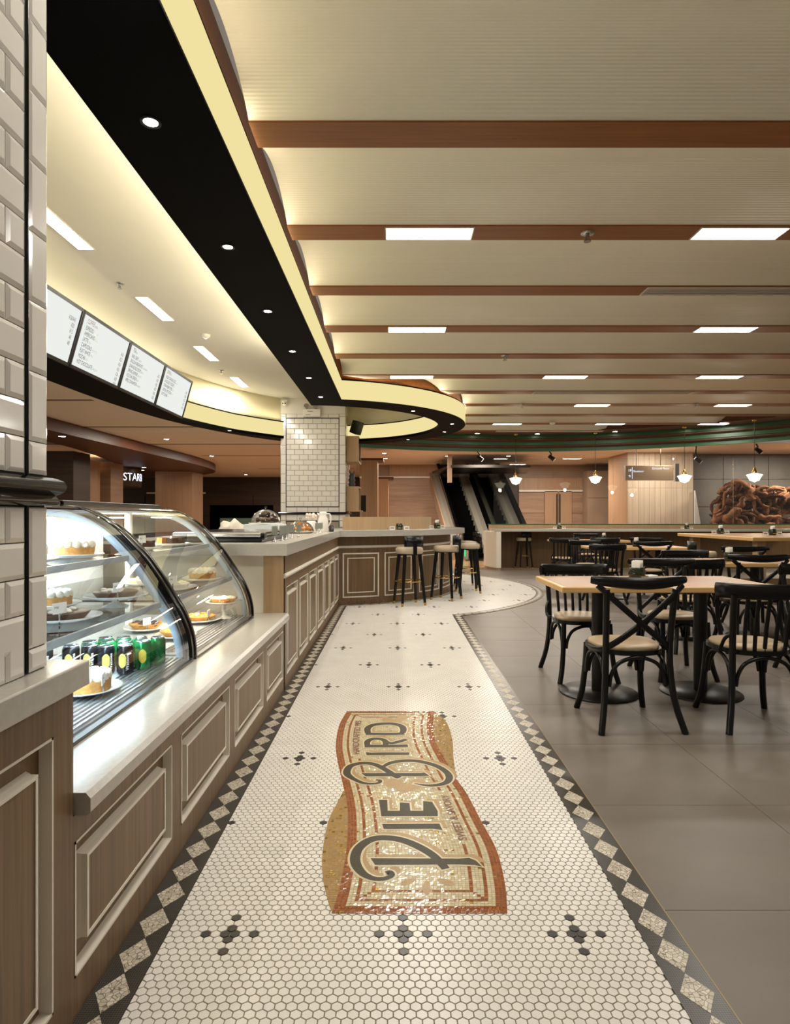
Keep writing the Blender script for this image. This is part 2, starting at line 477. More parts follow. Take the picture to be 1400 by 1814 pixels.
def hex_geo(mb, x, y, mi, full):
    if full:
        vs = hexring(x, y, HR-.0008, .0046)+hexring(x, y, HR, .004)+hexring(x, y, HR, .001)
        fs = [(5,4,3,2,1,0)]
        for q in (0, 6): fs += [(q+k, q+(k+1) % 6, q+6+(k+1) % 6, q+6+k) for k in range(6)]
        mb.add(vs, fs, mi)
    else: mb.add(hexring(x, y, HR, .0045), [(5,4,3,2,1,0)], mi)
vis = sorted([h for h in hexes if h[0] > 1.475 and abs(h[1]/h[0]) < .655])
singles = set(vis[:300])
hw = MB(); hex_geo(hw, 0, 0, 0, True); hwm = hw.mesh('hex_tile', hex_white)
hb = MB(); hex_geo(hb, 0, 0, 0, True); hbm = hb.mesh('hex_tile', hex_black)
mass = MB()
for h in hexes:
    if h in singles: link('hex_tile', hbm if h[2] else hwm, floor, (h[1], h[0], 0))
    else: hex_geo(mass, h[1], h[0], 1 if h[2] else 0, True)
tag(mass.build('hex_tile_field', [hex_white, hex_black], floor), 'white hexagon tiles with dark flower motifs', kind='stuff')
# grout bed under the hexagons
bed = MB().box((XF, .9, -.003), (.83, 8.0, .0016))
arc = [bar_pt(LOBE+.115, R(a)) for a in range(10, 151, 2)]
bed.prism([(-.778, 7.9), (-.778, 8.6)]+[bar_pt(BR, R(a)) for a in range(14, 150, 4)]+arc[::-1], -.003, .0012)
bed.build('grout_bed', grout_floor, floor)
# --- black borders with pale diamonds
def strip(path, w, name='border_band', off=0):
    return MB().sweep(path, [(off, .001), (off+w, .001), (off+w, .0054), (off, .0054)]).build(name, border_black, floor)
strip([(XF+.002, .95), (XF+.002, 8.62)], -.113)
yc = BC[1]-math.sqrt((LOBE+.115)**2-(.83-BC[0])**2)
strip([(.8295, .95), (.8295, yc)], .1145)
th0 = math.asin((.745-BC[0])/(LOBE+.06))
arcp = [bar_pt(LOBE, th0+(R(150)-th0)*k/90) for k in range(91)]
strip(arcp, -.115)
arcb = [bar_pt(BR+.001, R(13)+(R(125)-R(13))*k/70) for k in range(71)]
strip(arcb, -.105)
dm = MB()
def dia(a, b): return [(0, -a, .0064), (b, 0, .0064), (0, a, .0064), (-b, 0, .0064)]
vs = dia(.066, .044)+[(p[0]*1.03, p[1]*1.03, .004) for p in dia(.066, .044)]
dm.add(vs, [(0, 1, 2, 3), (0, 4, 5, 1), (1, 5, 6, 2), (2, 6, 7, 3), (3, 7, 4, 0)])
dmm = dm.mesh('diamond_tile', diamond_mat)
for (xc, y1) in ((-.721, 8.5), (.772, yc)):
    y = 1.03
    while y < y1: link('diamond_tile', dmm, floor, (xc, y, 0)); y += .137
a = th0+.02
while a < R(149):
    p = bar_pt(LOBE+.0575, a); link('diamond_tile', dmm, floor, (p[0], p[1], 0), a+PI/2); a += .137/(LOBE+.0575)
a = R(15)
while a < R(120):
    p = bar_pt(BR+.053, a); link('diamond_tile', dmm, floor, (p[0], p[1], 0), a+PI/2); a += .137/(BR+.053)
# brass strip beside the border
MB().box((.830, .95, -.002), (.8335, yc, .0056)).build('edge_strip', strip_brass, floor)
MB().sweep([bar_pt(LOBE+.117, th0+(R(150)-th0)*k/90) for k in range(91)], [(0, -.002), (-.006, -.002), (-.006, .006), (0, .006)]).build('edge_strip', strip_brass, floor)

# --- mosaic banner with lettering
b_cream = mat('tessera_cream', 'd2c5a6', .13); b_or = mat('tessera_terracotta', '8e512c', .13); b_tan = mat('tessera_tan', 'a98856', .12)
b_dk = mat('tessera_dark', '35301f', .2); b_cr2 = mat('tessera_ivory', 'c8b995', .12); b_or2 = mat('tessera_rust', '9e5e36', .13)
b_glint = mat('tessera_glint', 'd8b45c', .15, metal=.85); b_tan2 = mat('tessera_sand', 'a5834f', .25)  # gold pieces are painted glints, imitating lamp reflections on the tesserae
MB().prism([(span(YB0+(YB1-YB0)*k/60)[0], YB0+(YB1-YB0)*k/60) for k in range(1, 60)]+[(span(YB0+(YB1-YB0)*k/60)[1], YB0+(YB1-YB0)*k/60) for k in range(59, 0, -1)], .001, .0054).build('banner_bed', grout_floor, floor)
ban = MB(); rb = random.Random(3)
TS = .0118; ny = int((YB1-YB0)/TS)
def band_class(u, v, wdt, hgt):
    """u,v in metres from the nearest long and short edge of the banner"""
    d = min(u/wdt*.56, 1e9)
    e1 = min(u, v*.8)
    if e1 < .036: return 'or'
    if e1 < .058: return 'cr'
    if e1 < .070: return 'or'
    if e1 < .104: return 'diag' if abs(u-v*.8) < .012 else 'cr'
    if e1 < .115: return 'or'
    return 'cr'
NC = 46; YT0, YT1, YT2 = zg(0, 975).y, zg(0, 640).y, zg(0, 440).y
def tess(xa0, xa1, xb0, xb1, y0, y1, mi):
    g = .0006; z = [.0062+rb.uniform(-.0005, .0005) for _ in range(4)]
    ban.add([(xa0+g, y0+g, z[0]), (xa1-g, y0+g, z[1]), (xb1-g, y1-g, z[2]), (xb0+g, y1-g, z[3])], [(0, 1, 2, 3)], mi)
for j in range(ny):
    y0 = YB0+j*TS; y1 = y0+TS; ya, yb = y0+.0004, y1-.0004; ym = (y0+y1)/2
    l0, l1, r0, r1 = eL(ya), eL(yb), eR(ya), eR(yb); je = min(j, ny-1-j)
    for i in range(NC):
        ie = min(i, NC-1-i); q = rb.random(); d = min(ie, je)
        orange = d < 3 or d == 5 or (d == 9 and not (ie == 9 and ((i > 20 and YT0 < ym < YT1) or (i < 20 and ym > YT2)))) or (ie == je and 5 <= d <= 9)
        if orange: mi = 1 if q < .6 else 5
        else: mi = 0 if q < .55 else 4
        if q > .985: mi = 6
        tess(l0+(r0-l0)*i/NC, l0+(r0-l0)*(i+1)/NC, l1+(r1-l1)*i/NC, l1+(r1-l1)*(i+1)/NC, y0, y1, mi)
    for side in (0, 1):
        if side == 0:
            if ym >= YFL: continue
            a0, a1, b0, b1 = min(l0, foldL(ya)), l0, min(l1, foldL(yb)), l1
        else:
            if ym <= YFR: continue
            a0, a1, b0, b1 = r0, max(r0, foldR(ya)), r1, max(r1, foldR(yb))
        n = round((a1-a0+b1-b0)/2/TS)
        for i in range(n):
            q = rb.random(); mi = 2 if q < .55 else (7 if q < .93 else 6)
            tess(a0+(a1-a0)*i/n, a0+(a1-a0)*(i+1)/n, b0+(b1-b0)*i/n, b0+(b1-b0)*(i+1)/n, y0, y1, mi)
banner = tag(ban.build('banner_mosaic', [b_cream, b_or, b_tan, b_dk, b_cr2, b_or2, b_glint, b_tan2], floor), 'cream and terracotta ribbon mosaic with dark lettering', kind='stuff')

dark_tess = brickmat('letter_dark', '120f08', '2e2815', '5e5538', 82, .035, .4, spec=.25, offset=.5)  # goldish second brick colour stands in for reflected sparkle
tan_tess = brickmat('letter_tan', 'a07c46', '8c6a38', 'b39a68', 82, .05, .35, offset=.5)
pale_tess = brickmat('letter_outline', 'ded2b2', 'd2c39d', 'a8986f', 90, .05, .28, offset=.5)
red_tess = brickmat('letter_rust', '9c5c34', '8c4f2b', 'b08a5e', 82, .03, .28, offset=.5)
def ribbon(mb, pts, wid, z, grow=0., dx=0., dy=0.):
    g = [zg(*p) for p in pts]; n = 5
    ww = [(w, 0, 0) for w in wid]
    C = catmull([tuple(p) for p in g], n); Wd = [max(.002, p[0]) for p in catmull(ww, n)]
    vs = []
    for i, p in enumerate(C):
        t = (C[min(i+1, len(C)-1)]-C[max(i-1, 0)]); t.z = 0; t.normalize(); nr = Vector((-t.y, t.x, 0)); w = Wd[i]/2+grow
        q = p.copy()
        if grow:
            if i == 0: q = p-t*grow
            if i == len(C)-1: q = p+t*grow
        vs += [(q.x-nr.x*w+dx, q.y-nr.y*w+dy, z), (q.x+nr.x*w+dx, q.y+nr.y*w+dy, z)]
    mb.add(vs, [(2*i, 2*i+2, 2*i+3, 2*i+1) for i in range(len(C)-1)])
def polyg(mb, pts, z, grow=0., dx=0., dy=0.):
    g = [zg(*p) for p in pts]; n = len(g)
    if grow:
        out = []
        area = sum(g[i].x*g[(i+1) % n].y-g[(i+1) % n].x*g[i].y for i in range(n)); sg = 1 if area > 0 else -1
        for i in range(n):
            a, b, c = g[i-1], g[i], g[(i+1) % n]
            n1 = Vector(((b-a).y, -(b-a).x)).normalized()*sg; n2 = Vector(((c-b).y, -(c-b).x)).normalized()*sg
            m = (n1+n2); m = m/max(.5, m.length_squared/2) if m.length > 1e-6 else n1
            out.append((b.x+m.x*grow, b.y+m.y*grow))
        vs = [(p[0]+dx, p[1]+dy, z) for p in out]
    else: vs = [(p.x+dx, p.y+dy, z) for p in g]
    mb.add(vs, [tuple(range(n))])
LET = {
 'P': ([([(500,1152),(530,1150),(538,1172),(490,1192),(425,1190),(362,1160),(322,1110),(313,1060),(332,1005),(385,960),(450,938),(530,938),(600,950),(670,975),(740,1010),(800,1050),(845,1095),(875,1130)],
          [.012,.02,.022,.022,.024,.03,.036,.037,.037,.037,.037,.037,.037,.037,.036,.034,.032,.03])],
       [[(408,1064),(960,1066),(1020,1062),(1060,1078),(1100,1116),(1050,1106),(960,1103),(436,1106)]]),
 'I': ([], [[(480,850),(835,848),(855,890),(800,880),(490,882)]]),
 'E': ([], [[(460,700),(512,700),(515,768),(590,768),(590,716),(650,720),(655,768),(735,768),(735,708),(790,712),(825,770),(825,802),(475,803)]]),
 'B': ([([(440,575),(466,578),(462,592),(425,599),(365,595),(308,572),(268,545),(262,520),(282,490),(330,474),(390,471),(440,481),(490,505),(530,530),(562,550),(588,562)],
          [.012,.018,.018,.018,.022,.026,.034,.036,.035,.034,.034,.034,.034,.034,.034,.03]),
         ([(485,494),(530,470),(600,457),(680,456),(760,470),(830,494),(880,528),(897,560),(880,590),(830,606),(760,610),(678,597)],
          [.02,.03,.034,.034,.034,.034,.034,.034,.032,.028,.022,.006])],
       [[(350,533),(720,532),(740,528),(775,550),(720,552),(378,553)]]),
 'J': ([], [[(378,402),(410,406),(500,404),(650,404),(648,420),(385,421)]]),
 'R': ([([(372,364),(470,364),(560,364),(640,362)], [.038]*4), ([(388,360),(390,335),(420,320),(470,320),(500,334),(502,356)], [.03,.034,.034,.034,.034,.03]),
         ([(500,338),(540,346),(590,335),(632,322)], [.03,.032,.032,.028])], []),
 'D': ([([(378,287),(460,288),(540,288),(618,286)], [.038]*4), ([(392,284),(390,255),(420,234),(480,225),(550,225),(600,240),(612,262),(606,282)], [.034,.038,.04,.04,.04,.04,.038,.034])], []),
}
for k, (strokes, polys) in LET.items():
    sh = MB(); ol = MB(); lt = MB()
    for i, (p, w) in enumerate(strokes):
        ribbon(sh, p, w, 0.0068+i*.00004, .002, .018, .024); ribbon(ol, p, w, 0.0071+i*.00004, .008); ribbon(lt, p, w, 0.0075+i*.00004)
    for i, p in enumerate(polys):
        polyg(sh, p, 0.0069+i*.00003, .002, .018, .024); polyg(ol, p, .0072, .008); polyg(lt, p, .0077)
    L_ = lt.build('mosaic_letter', dark_tess, floor); L_['label'] = 'dark mosaic letter of the floor banner'
    sh.build('letter_shadow', tan_tess, L_); ol.build('letter_outline', pale_tess, L_)
rust_ink = mat('lettering_rust', '6e3a1e', .4)
def banner_text(txt, path, size, m, bold=0):
    g = catmull([tuple(zg(*p)) for p in path], 10); d = [0.]
    for a, b in zip(g, g[1:]): d.append(d[-1]+(b-a).length)
    V, Fc = text_mesh(txt, size, 1.0, bold); mx = max(p[0] for p in V); mb = MB(); vs = []
    for (x, y) in V:
        s = x/mx*d[-1]
        for i in range(len(d)-1):
            if d[i+1] >= s: break
        t = (s-d[i])/max(1e-9, d[i+1]-d[i]); p = g[i].lerp(g[i+1], t); tg = (g[i+1]-g[i]).normalized(); nr = Vector((-tg.y, tg.x))
        vs.append((p.x+nr.x*y, p.y+nr.y*y, .0073))
    mb.add(vs, Fc); return mb.build('banner_lettering', m, floor)
banner_text('SWEET & SAVORY', [(1008,950),(975,870),(925,760),(890,668)], .046, rust_ink, .0008)
banner_text('HANDCRAFTED PIES', [(340,415),(337,345),(342,275),(352,205)], .05, rust_ink, .0008)
orn = MB()
for cx, cy, rx, ry, rot in ((640,1210,48,18,-.35),(757,1248,24,46,0),(877,1212,55,20,.3),(560,600,70,28,.1),(690,600,60,30,-.3),(620,628,55,26,0),(520,200,45,16,.3),(600,190,45,16,-.3)):
    pts = [(cx+rx*math.cos(a)*math.cos(rot)-ry*math.sin(a)*math.sin(rot), cy+rx*math.cos(a)*math.sin(rot)+ry*math.sin(a)*math.cos(rot)) for a in [2*PI*q/16 for q in range(16)]]
    polyg(orn, pts, .0067+.00004*len(orn.f))
orn.build('banner_ornament', tan_tess, floor)

# ================================================================== CEILINGS
def arc_pts(c, r, a0, a1, n): return [(c[0]+r*math.cos(a0+(a1-a0)*k/n), c[1]+r*math.sin(a0+(a1-a0)*k/n)) for k in range(n+1)]
RC = (-1.33, 10.7); RR = 2.53                     # ring of the soffit
XO = -.714
a_in = -math.acos((XO-RC[0])/RR)
ring = arc_pts(RC, RR, a_in, R(95), 56)
leftp = [tuple(p)[:2] for p in catmull([(-1.55,13.2,0),(-2.0,12.97,0),(-2.5,12.5,0),(-3.06,11.6,0),(-3.48,10.6,0),(-3.73,9.7,0),(-3.90,8.5,0),(-3.96,7.1,0),(-3.96,5,0),(-3.96,-1.5,0)], 5)]
outer = [(XO, -1.5)]+ring+leftp                      # clockwise seen from above going away on the right... travel: away, round, back
BW = .455
def offset_path(path, o):
    out = []; P = [Vector(p) for p in path]; k = len(P)
    for i in range(k):
        t1 = (P[i]-P[max(i-1, 0)]); t2 = (P[min(i+1, k-1)]-P[i])
        t1 = t1.normalized() if t1.length > 1e-9 else t2.normalized(); t2 = t2.normalized() if t2.length > 1e-9 else t1
        t = (t1+t2).normalized(); sc = 1/max(.45, t.dot(t2)); out.append((P[i].x-t.y*o*sc, P[i].y+t.x*o*sc))
    return out
innerp = offset_path(outer, BW)
# the inner edge: straight run to the ring, then the arc; drop the points that fold over at the inner corner
xin = XO-BW
ri = RR-BW
a2 = -math.acos(max(-1, min(1, (xin-RC[0])/ri)))
inner = [(xin, -1.5)]+arc_pts(RC, ri, a2, R(95), 56)+[(lambda q, o, w: (o[0]+(q[0]-o[0])*w/BW, o[1]+(q[1]-o[1])*w/BW))(q, o, BW-(BW-.25)*min(1, max(0, (13.0-o[1])/1.6))) for q, o in zip(offset_path([ring[-1]]+leftp, BW)[1:], leftp)]
band = thing('trim_1', 'black curved soffit band edged with glowing cream fascias above the counter', None, (0, 0, 0), kind='structure')
sof = MB()
n = min(len(outer), len(inner))
vs = []
for i in range(n): vs += [(outer[i][0], outer[i][1], ZB), (inner[i][0], inner[i][1], ZB)]
vs += [(x, y, z+.05) for x, y, z in vs[:]]
m2 = 2*n
fs = []
for i in range(n-1):
    fs += [(2*i, 2*i+1, 2*i+3, 2*i+2), (m2+2*i, m2+2*i+2, m2+2*i+3, m2+2*i+1), (2*i, 2*i+2, m2+2*i+2, m2+2*i), (2*i+1, m2+2*i+1, m2+2*i+3, 2*i+3)]
sof.add(vs, fs); sof.build('soffit_board', black_soffit, band)
MB().sweep(outer, [(-.002, ZB+.012), (.03, ZB+.012), (.03, 3.045), (-.002, 3.045)], smooth=True).build('lit_fascia', lit_fascia, band)
MB().sweep(outer, [(.0, 3.045), (.05, 3.045), (.05, 3.062), (.0, 3.062)]).build('fascia_cap', black_soffit, band)
MB().sweep(inner, [(-.012, ZB+.05), (-.03, ZB+.05), (-.03, 3.10), (-.012, 3.10)], smooth=True).build('lit_fascia', lit_fascia, band)
MB().sweep(inner, [(.0, 3.10), (-.05, 3.10), (-.05, 3.12), (.0, 3.12)]).build('fascia_cap', black_soffit, band)
# upstands that close the coves: timber on the dining side, warm paint over the counter
MB().sweep(outer, [(.05, 3.05), (.07, 3.05), (.07, 3.34), (.05, 3.34)]).build('upstand', ceil_wood, band)
MB().sweep(inner, [(-.07, 3.0), (-.09, 3.0), (-.09, ZI), (-.07, ZI)], smooth=True).build('upstand', warm_paint, band)
mr_ = [p for p in inner[57:] if 2.5 < p[1] < 9.75]
MB().prism([(-3.375, 9.75), (-3.375, 2.5)]+[(p[0]-.02, p[1]) for p in mr_[::-1]], ZB-.006, ZB+.02).build('menu_shelf', black_soffit, band)
# ceiling above the counter
ic = MB(); poly = offset_path(inner, -.08)
ic.prism([(p[0], p[1]) for p in poly], ZI, ZI+.03)
tag(ic.build('ceiling_counter', white_paint), 'white plaster ceiling above the counter area', kind='structure')

# dining ceiling: vaulted ribbed panels between timber beams
DC = (2.73, 7.7)
ceiling = thing('ceiling', 'cream ribbed vaulted ceiling panels between brown timber beams', None, (0, 0, 0), kind='structure')
def xl(y):
    if y <= ring[0][1]: return XO+.02
    d = RR**2-(y-RC[1])**2
    return max(XO+.02, RC[0]+math.sqrt(d)-.03) if d > 0 and y < RC[1]+RR else -1.2
def xr(y):
    d = 5.95**2-(y-DC[1])**2
    return DC[0]+math.sqrt(max(.3, d)) if y > DC[1] else 8.68
PIT = 1.0437; YB_ = 3.03; BWD = .2
for k in range(-3, 11):
    yc_ = YB_+k*PIT
    if yc_ < -.5: continue
    # beam
    y0, y1 = yc_-BWD/2, yc_+BWD/2
    x0a, x0b, x1a, x1b = xl(y0), xl(y1), xr(y0), xr(y1)
    if x1b-x0b > .5:
        MB().add([(x0a, y0, ZV), (x1a, y0, ZV), (x1b, y1, ZV), (x0b, y1, ZV), (x0a, y0, ZV+.12), (x1a, y0, ZV+.12), (x1b, y1, ZV+.12), (x0b, y1, ZV+.12)],
             [(0, 3, 2, 1), (4, 5, 6, 7), (0, 1, 5, 4), (1, 2, 6, 5), (2, 3, 7, 6), (3, 0, 4, 7)]).build('beam', ceil_wood, ceiling)
    # vault towards the next beam
    ya, yb = y1, y0+PIT; n = 14; vs = []; xe = xr(yb)
    for i in range(n+1):
        t = i/n; y = ya+(yb-ya)*t; z = ZV+.01+.115*math.sin(PI*t)**.8
        vs += [(xl(y), y, z), (xe, y, z), (xl(y), y, z+.015), (xe, y, z+.015)]
    fs = []
    for i in range(n):
        a = 4*i; fs += [(a, a+4, a+5, a+1), (a+2, a+3, a+7, a+6), (a, a+2, a+6, a+4), (a+1, a+5, a+7, a+3)]
    if xe > 1: MB().add(vs, fs, 0, True).build('vault_panel', vault_mat, ceiling)
# flat timber margin following the oval edge, then green and brown steps
sofw = MB()
N_ = 60; A0, A1 = R(-20), R(122)
def ringz(mb, r0, z0, r1, z1, mi=0):
    vs = []; 
    for k in range(N_+1):
        a = A0+(A1-A0)*k/N_; vs += [(DC[0]+r0*math.cos(a), DC[1]+r0*math.sin(a), z0), (DC[0]+r1*math.cos(a), DC[1]+r1*math.sin(a), z1)]
    mb.add(vs, [(2*k, 2*k+1, 2*k+3, 2*k+2) for k in range(N_)], mi, True)
edge = thing('trim_2', 'curved ceiling edge of green and brown steps above the far bar', None, (0, 0, 0), kind='structure')
mm = MB(); ringz(mm, 5.9, ZV+.012, 6.48, ZV+.012); ringz(mm, 5.9, ZV+.012, 5.9, ZV+.25); mm.build('timber_margin', soffit_wood, edge)
zz = ZV+.012; rr_ = 6.48
for q in range(3):
    g = MB(); ringz(g, rr_, zz, rr_, zz-.075); ringz(g, rr_, zz-.075, rr_+.03, zz-.075); g.build('green_step', green_paint, edge); zz -= .075
    if q < 2:
        g = MB(); ringz(g, rr_+.03, zz, rr_+.03, zz-.03); ringz(g, rr_+.03, zz-.03, rr_+.17, zz-.06); g.build('timber_step', soffit_wood, edge); zz -= .06; rr_ += .17
g = MB(); ringz(g, rr_+.03, zz, rr_+.05, zz); ringz(g, rr_+.05, zz, rr_+.05, 3.1); g.build('black_rim', black_soffit, edge)
# mall ceiling beyond
mc = MB()
mc.add([(-14, -3, ZM+.001), (-3.99, -3, ZM+.001), (-3.99, 7, ZM+.001), (-14, 7, ZM+.001)], [(0, 1, 2, 3)])
mo = [(p[0]-.0, p[1]) for p in leftp[::-1] if p[1] <= 12.8]
far_left = offset_path([ring[-1]]+leftp, -.04)[1:]
fl = [p for p in far_left if p[1] < 12.9]
mc.add([(p[0], p[1], ZM) for p in fl]+[(-14, fl[-1][1], ZM), (-14, fl[0][1], ZM)], [tuple(range(len(fl)+2))])
mc.add([(-14, 12.88, ZM), (-2.05, 12.88, ZM), (-1.2, 14.7, ZM), (9.6, 14.75, ZM), (14, 12, ZM), (14, 30, ZM), (-14, 30, ZM)], [(0, 1, 2, 3, 4, 5, 6)])
tag(mc.build('ceiling_mall', mall_ceiling), 'beige plaster ceiling of the mall beyond the cafe', kind='structure')

for y_, xa_, xb2 in ((9.4, -9, -4.6), (12.2, -9, -2.9), (15.1, -9, -2.2), (17.9, -5.6, -1.8), (22.7, -5, -1.5)):
    MB().box((xa_, y_-.05, ZM-.004), (xb2, y_+.05, ZM+.004)).build('ceiling_slot', mat('slot_grey_%d' % int(y_), '6a5646', .6), bpy.data.objects['ceiling_mall'])
# ================================================================== NEAR TILED COLUMN (left edge)
XW = -.80; YE = 1.43
wall = MB().box((-1.3, .3, .8752), (XW-.008, YE-.006, ZB-.01)).build('wall_left', grout_dark)
tag(wall, 'bevelled white subway tile column with black chair rail at the picture edge', kind='structure')
_tc = {}
def bev_tile(w, h, d=.008, ch=.011):
    """bevelled tile in the YZ plane facing +X, corner at the origin"""
    key = (round(w, 4), round(h, 4))
    if key in _tc: return _tc[key]
    c = min(ch, w*.3, h*.3); g = .0012
    vs = [(0, g, g), (0, w-g, g), (0, w-g, h-g), (0, g, h-g), (d*.45, g, g), (d*.45, w-g, g), (d*.45, w-g, h-g), (d*.45, g, h-g), (d, c, c), (d, w-c, c), (d, w-c, h-c), (d, c, h-c)]
    fs = [(8, 9, 10, 11)]
    for q in (0, 4): fs += [(q+k, q+(k+1) % 4, q+4+(k+1) % 4, q+4+k) for k in range(4)]
    _tc[key] = MB().add(vs, fs).mesh('tile', tile_white); return _tc[key]
TH = .0783
for (z0, z1) in ((1.315, ZB-.05), (.876, 1.243)):
    nr = int((z1-z0)/TH+.5)
    for k in range(nr):
        zb = z0+k*TH if z0 > 1 else z1-(k+1)*TH
        if zb < .80: continue
        y_r = 1.342; w = .067 if k % 2 == 0 else .145
        while y_r > .9:
            link('tile', bev_tile(w, TH), wall, (XW-.008, y_r-w, max(zb, .8755))); y_r -= w; w = .157
z = 1.243
while z-.157 > .9: z -= .157; link('tile', bev_tile(.076, min(.157, .157)), wall, (XW-.008, 1.352, max(z, .876)))
link('tile', bev_tile(.076, .052), wall, (XW-.008, 1.352, .8765))
link('tile', bev_tile(.076, .073), wall, (XW-.008, 1.352, 1.315)); z = 1.388
while z < ZB-.17: link('tile', bev_tile(.076, .155), wall, (XW-.008, 1.352, z)); z += .155
MB().tube([(XW-.002, 1.347, .88), (XW-.002, 1.347, ZB-.03)], .0035, 8).build('pencil_liner', black_gloss, wall)
rail = MB(); prof = [(0, 1.245), (.012, 1.245), (.018, 1.252), (.016, 1.262), (.012, 1.268), (.018, 1.272), (.027, 1.280), (.030, 1.291), (.026, 1.302), (.014, 1.309), (0, 1.312)]
rail.sweep([(XW-.004, .5), (XW-.004, YE), (XW-.3, YE)], [(-o, z_) for o, z_ in prof][::-1], smooth=True); rail.build('chair_rail', black_gloss, wall)

# ================================================================== FAR TILED PILLAR
PY = 12.25; PXL, PXR = (497-700)*PY/F, (612.5-700)*PY/F
pillar = MB().box((PXL+.006, PY+.008, .0), (PXR-.006, PY+1.2, ZI)).build('pillar', white_paint)
tag(pillar, 'white subway tiled structural pillar rising behind the counter', kind='structure')
def zpx(py, Y=PY): return EYE+(HY-py)*Y/F
zt0, zt1 = zpx(897.4), zpx(741.4); xt0, xt1 = (507.5-700)*PY/F, (600.5-700)*PY/F
MB().box((PXL+.004, PY+.004, 1.0), (PXR-.004, PY+.02, zpx(733))).build('tile_backing', mat('pale_grout', '9a9284', .8), pillar)
_fc = {}
def flat_tile(w, h):
    key = (round(w, 4), round(h, 4))
    if key not in _fc:
        g = .003; d = .006; c = .004
        vs = [(g, 0, g), (w-g, 0, g), (w-g, 0, h-g), (g, 0, h-g), (g+c, -d, g+c), (w-g-c, -d, g+c), (w-g-c, -d, h-g-c), (g+c, -d, h-g-c)]
        fs = [(4, 5, 6, 7)]+[(k, (k+1) % 4, 4+(k+1) % 4, 4+k) for k in range(4)]
        _fc[key] = MB().add(vs, fs).mesh('tile', tile_white)
    return _fc[key]
rows = 17; rh = (zt1-zt0)/rows; tw = 16.0*PY/F
for k in range(rows):
    x = xt0; w = tw*.92 if k % 2 == 0 else tw*.42
    while x < xt1-.01:
        ww = min(w, xt1-x)
        if ww > .03: link('tile', flat_tile(ww, rh), pillar, (x, PY+.004, zt0+k*rh))
        x += w; w = tw
bh = 17*PY/F
for (xa, xb) in ((PXL+.004, xt0-.008), (xt1+.008, PXR-.004)):
    z = zt0-.115
    while z < zpx(733)-.05:
        h = min(bh, zpx(733)-z); link('tile', flat_tile(xb-xa, h), pillar, (xa, PY+.004, z)); z += bh
    for zz_ in (1.02, 1.15): link('tile', flat_tile(xb-xa, .125), pillar, (xa, PY+.004, zz_))
nb = 5; bw = (xt1-xt0)/nb
for k in range(nb):
    for za, hh in ((zt1+.012, zpx(733)-zt1-.012), (zt0-.115, .105), (1.15, .12)):
        link('tile', flat_tile(bw, hh), pillar, (xt0+k*bw, PY+.004, za))
# tiles on the side facing the dining room
_sc = {}
for k in range(18):
    for q in range(5):
        key = 't'
        if key not in _sc:
            vs = [(0, .003, .003), (0, .195, .003), (0, .195, rh-.003), (0, .003, rh-.003), (.006, .007, .007), (.006, .191, .007), (.006, .191, rh-.007), (.006, .007, rh-.007)]
            _sc[key] = MB().add(vs, [(4, 5, 6, 7)]+[(j, (j+1) % 4, 4+(j+1) % 4, 4+j) for j in range(4)]).mesh('tile', tile_white)
        link('tile', _sc[key], pillar, (PXR-.006, PY+.03+q*.2+(.1 if k % 2 else 0), zt0+k*rh))
ln = MB()
for a, b in (((xt0-.008, zt0-.006), (xt0-.0, zt1+.006)), ((xt1, zt0-.006), (xt1+.008, zt1+.006)), ((xt0-.008, zt0-.012), (xt1+.008, zt0-.002)), ((xt0-.008, zt1+.002), (xt1+.008, zt1+.012)),
             ((xt0-.008, 1.02), (xt0, 1.14)), ((xt1, 1.02), (xt1+.008, 1.14)), ((xt0-.008, 1.135), (xt1+.008, 1.145))):
    ln.box((a[0], PY-.006, a[1]), (b[0], PY+.006, b[1]))
ln.build('pencil_liner', black_gloss, pillar)
pr = MB(); pr.sweep([(PXL-.0, PY+.6), (PXL-.0, PY), (PXR+.0, PY), (PXR+.0, PY+1.2)], [(-.0, 1.272), (-.035, 1.28), (-.04, 1.30), (-.03, 1.318), (0, 1.322)][::-1]); pr.build('chair_rail', black_gloss, pillar)

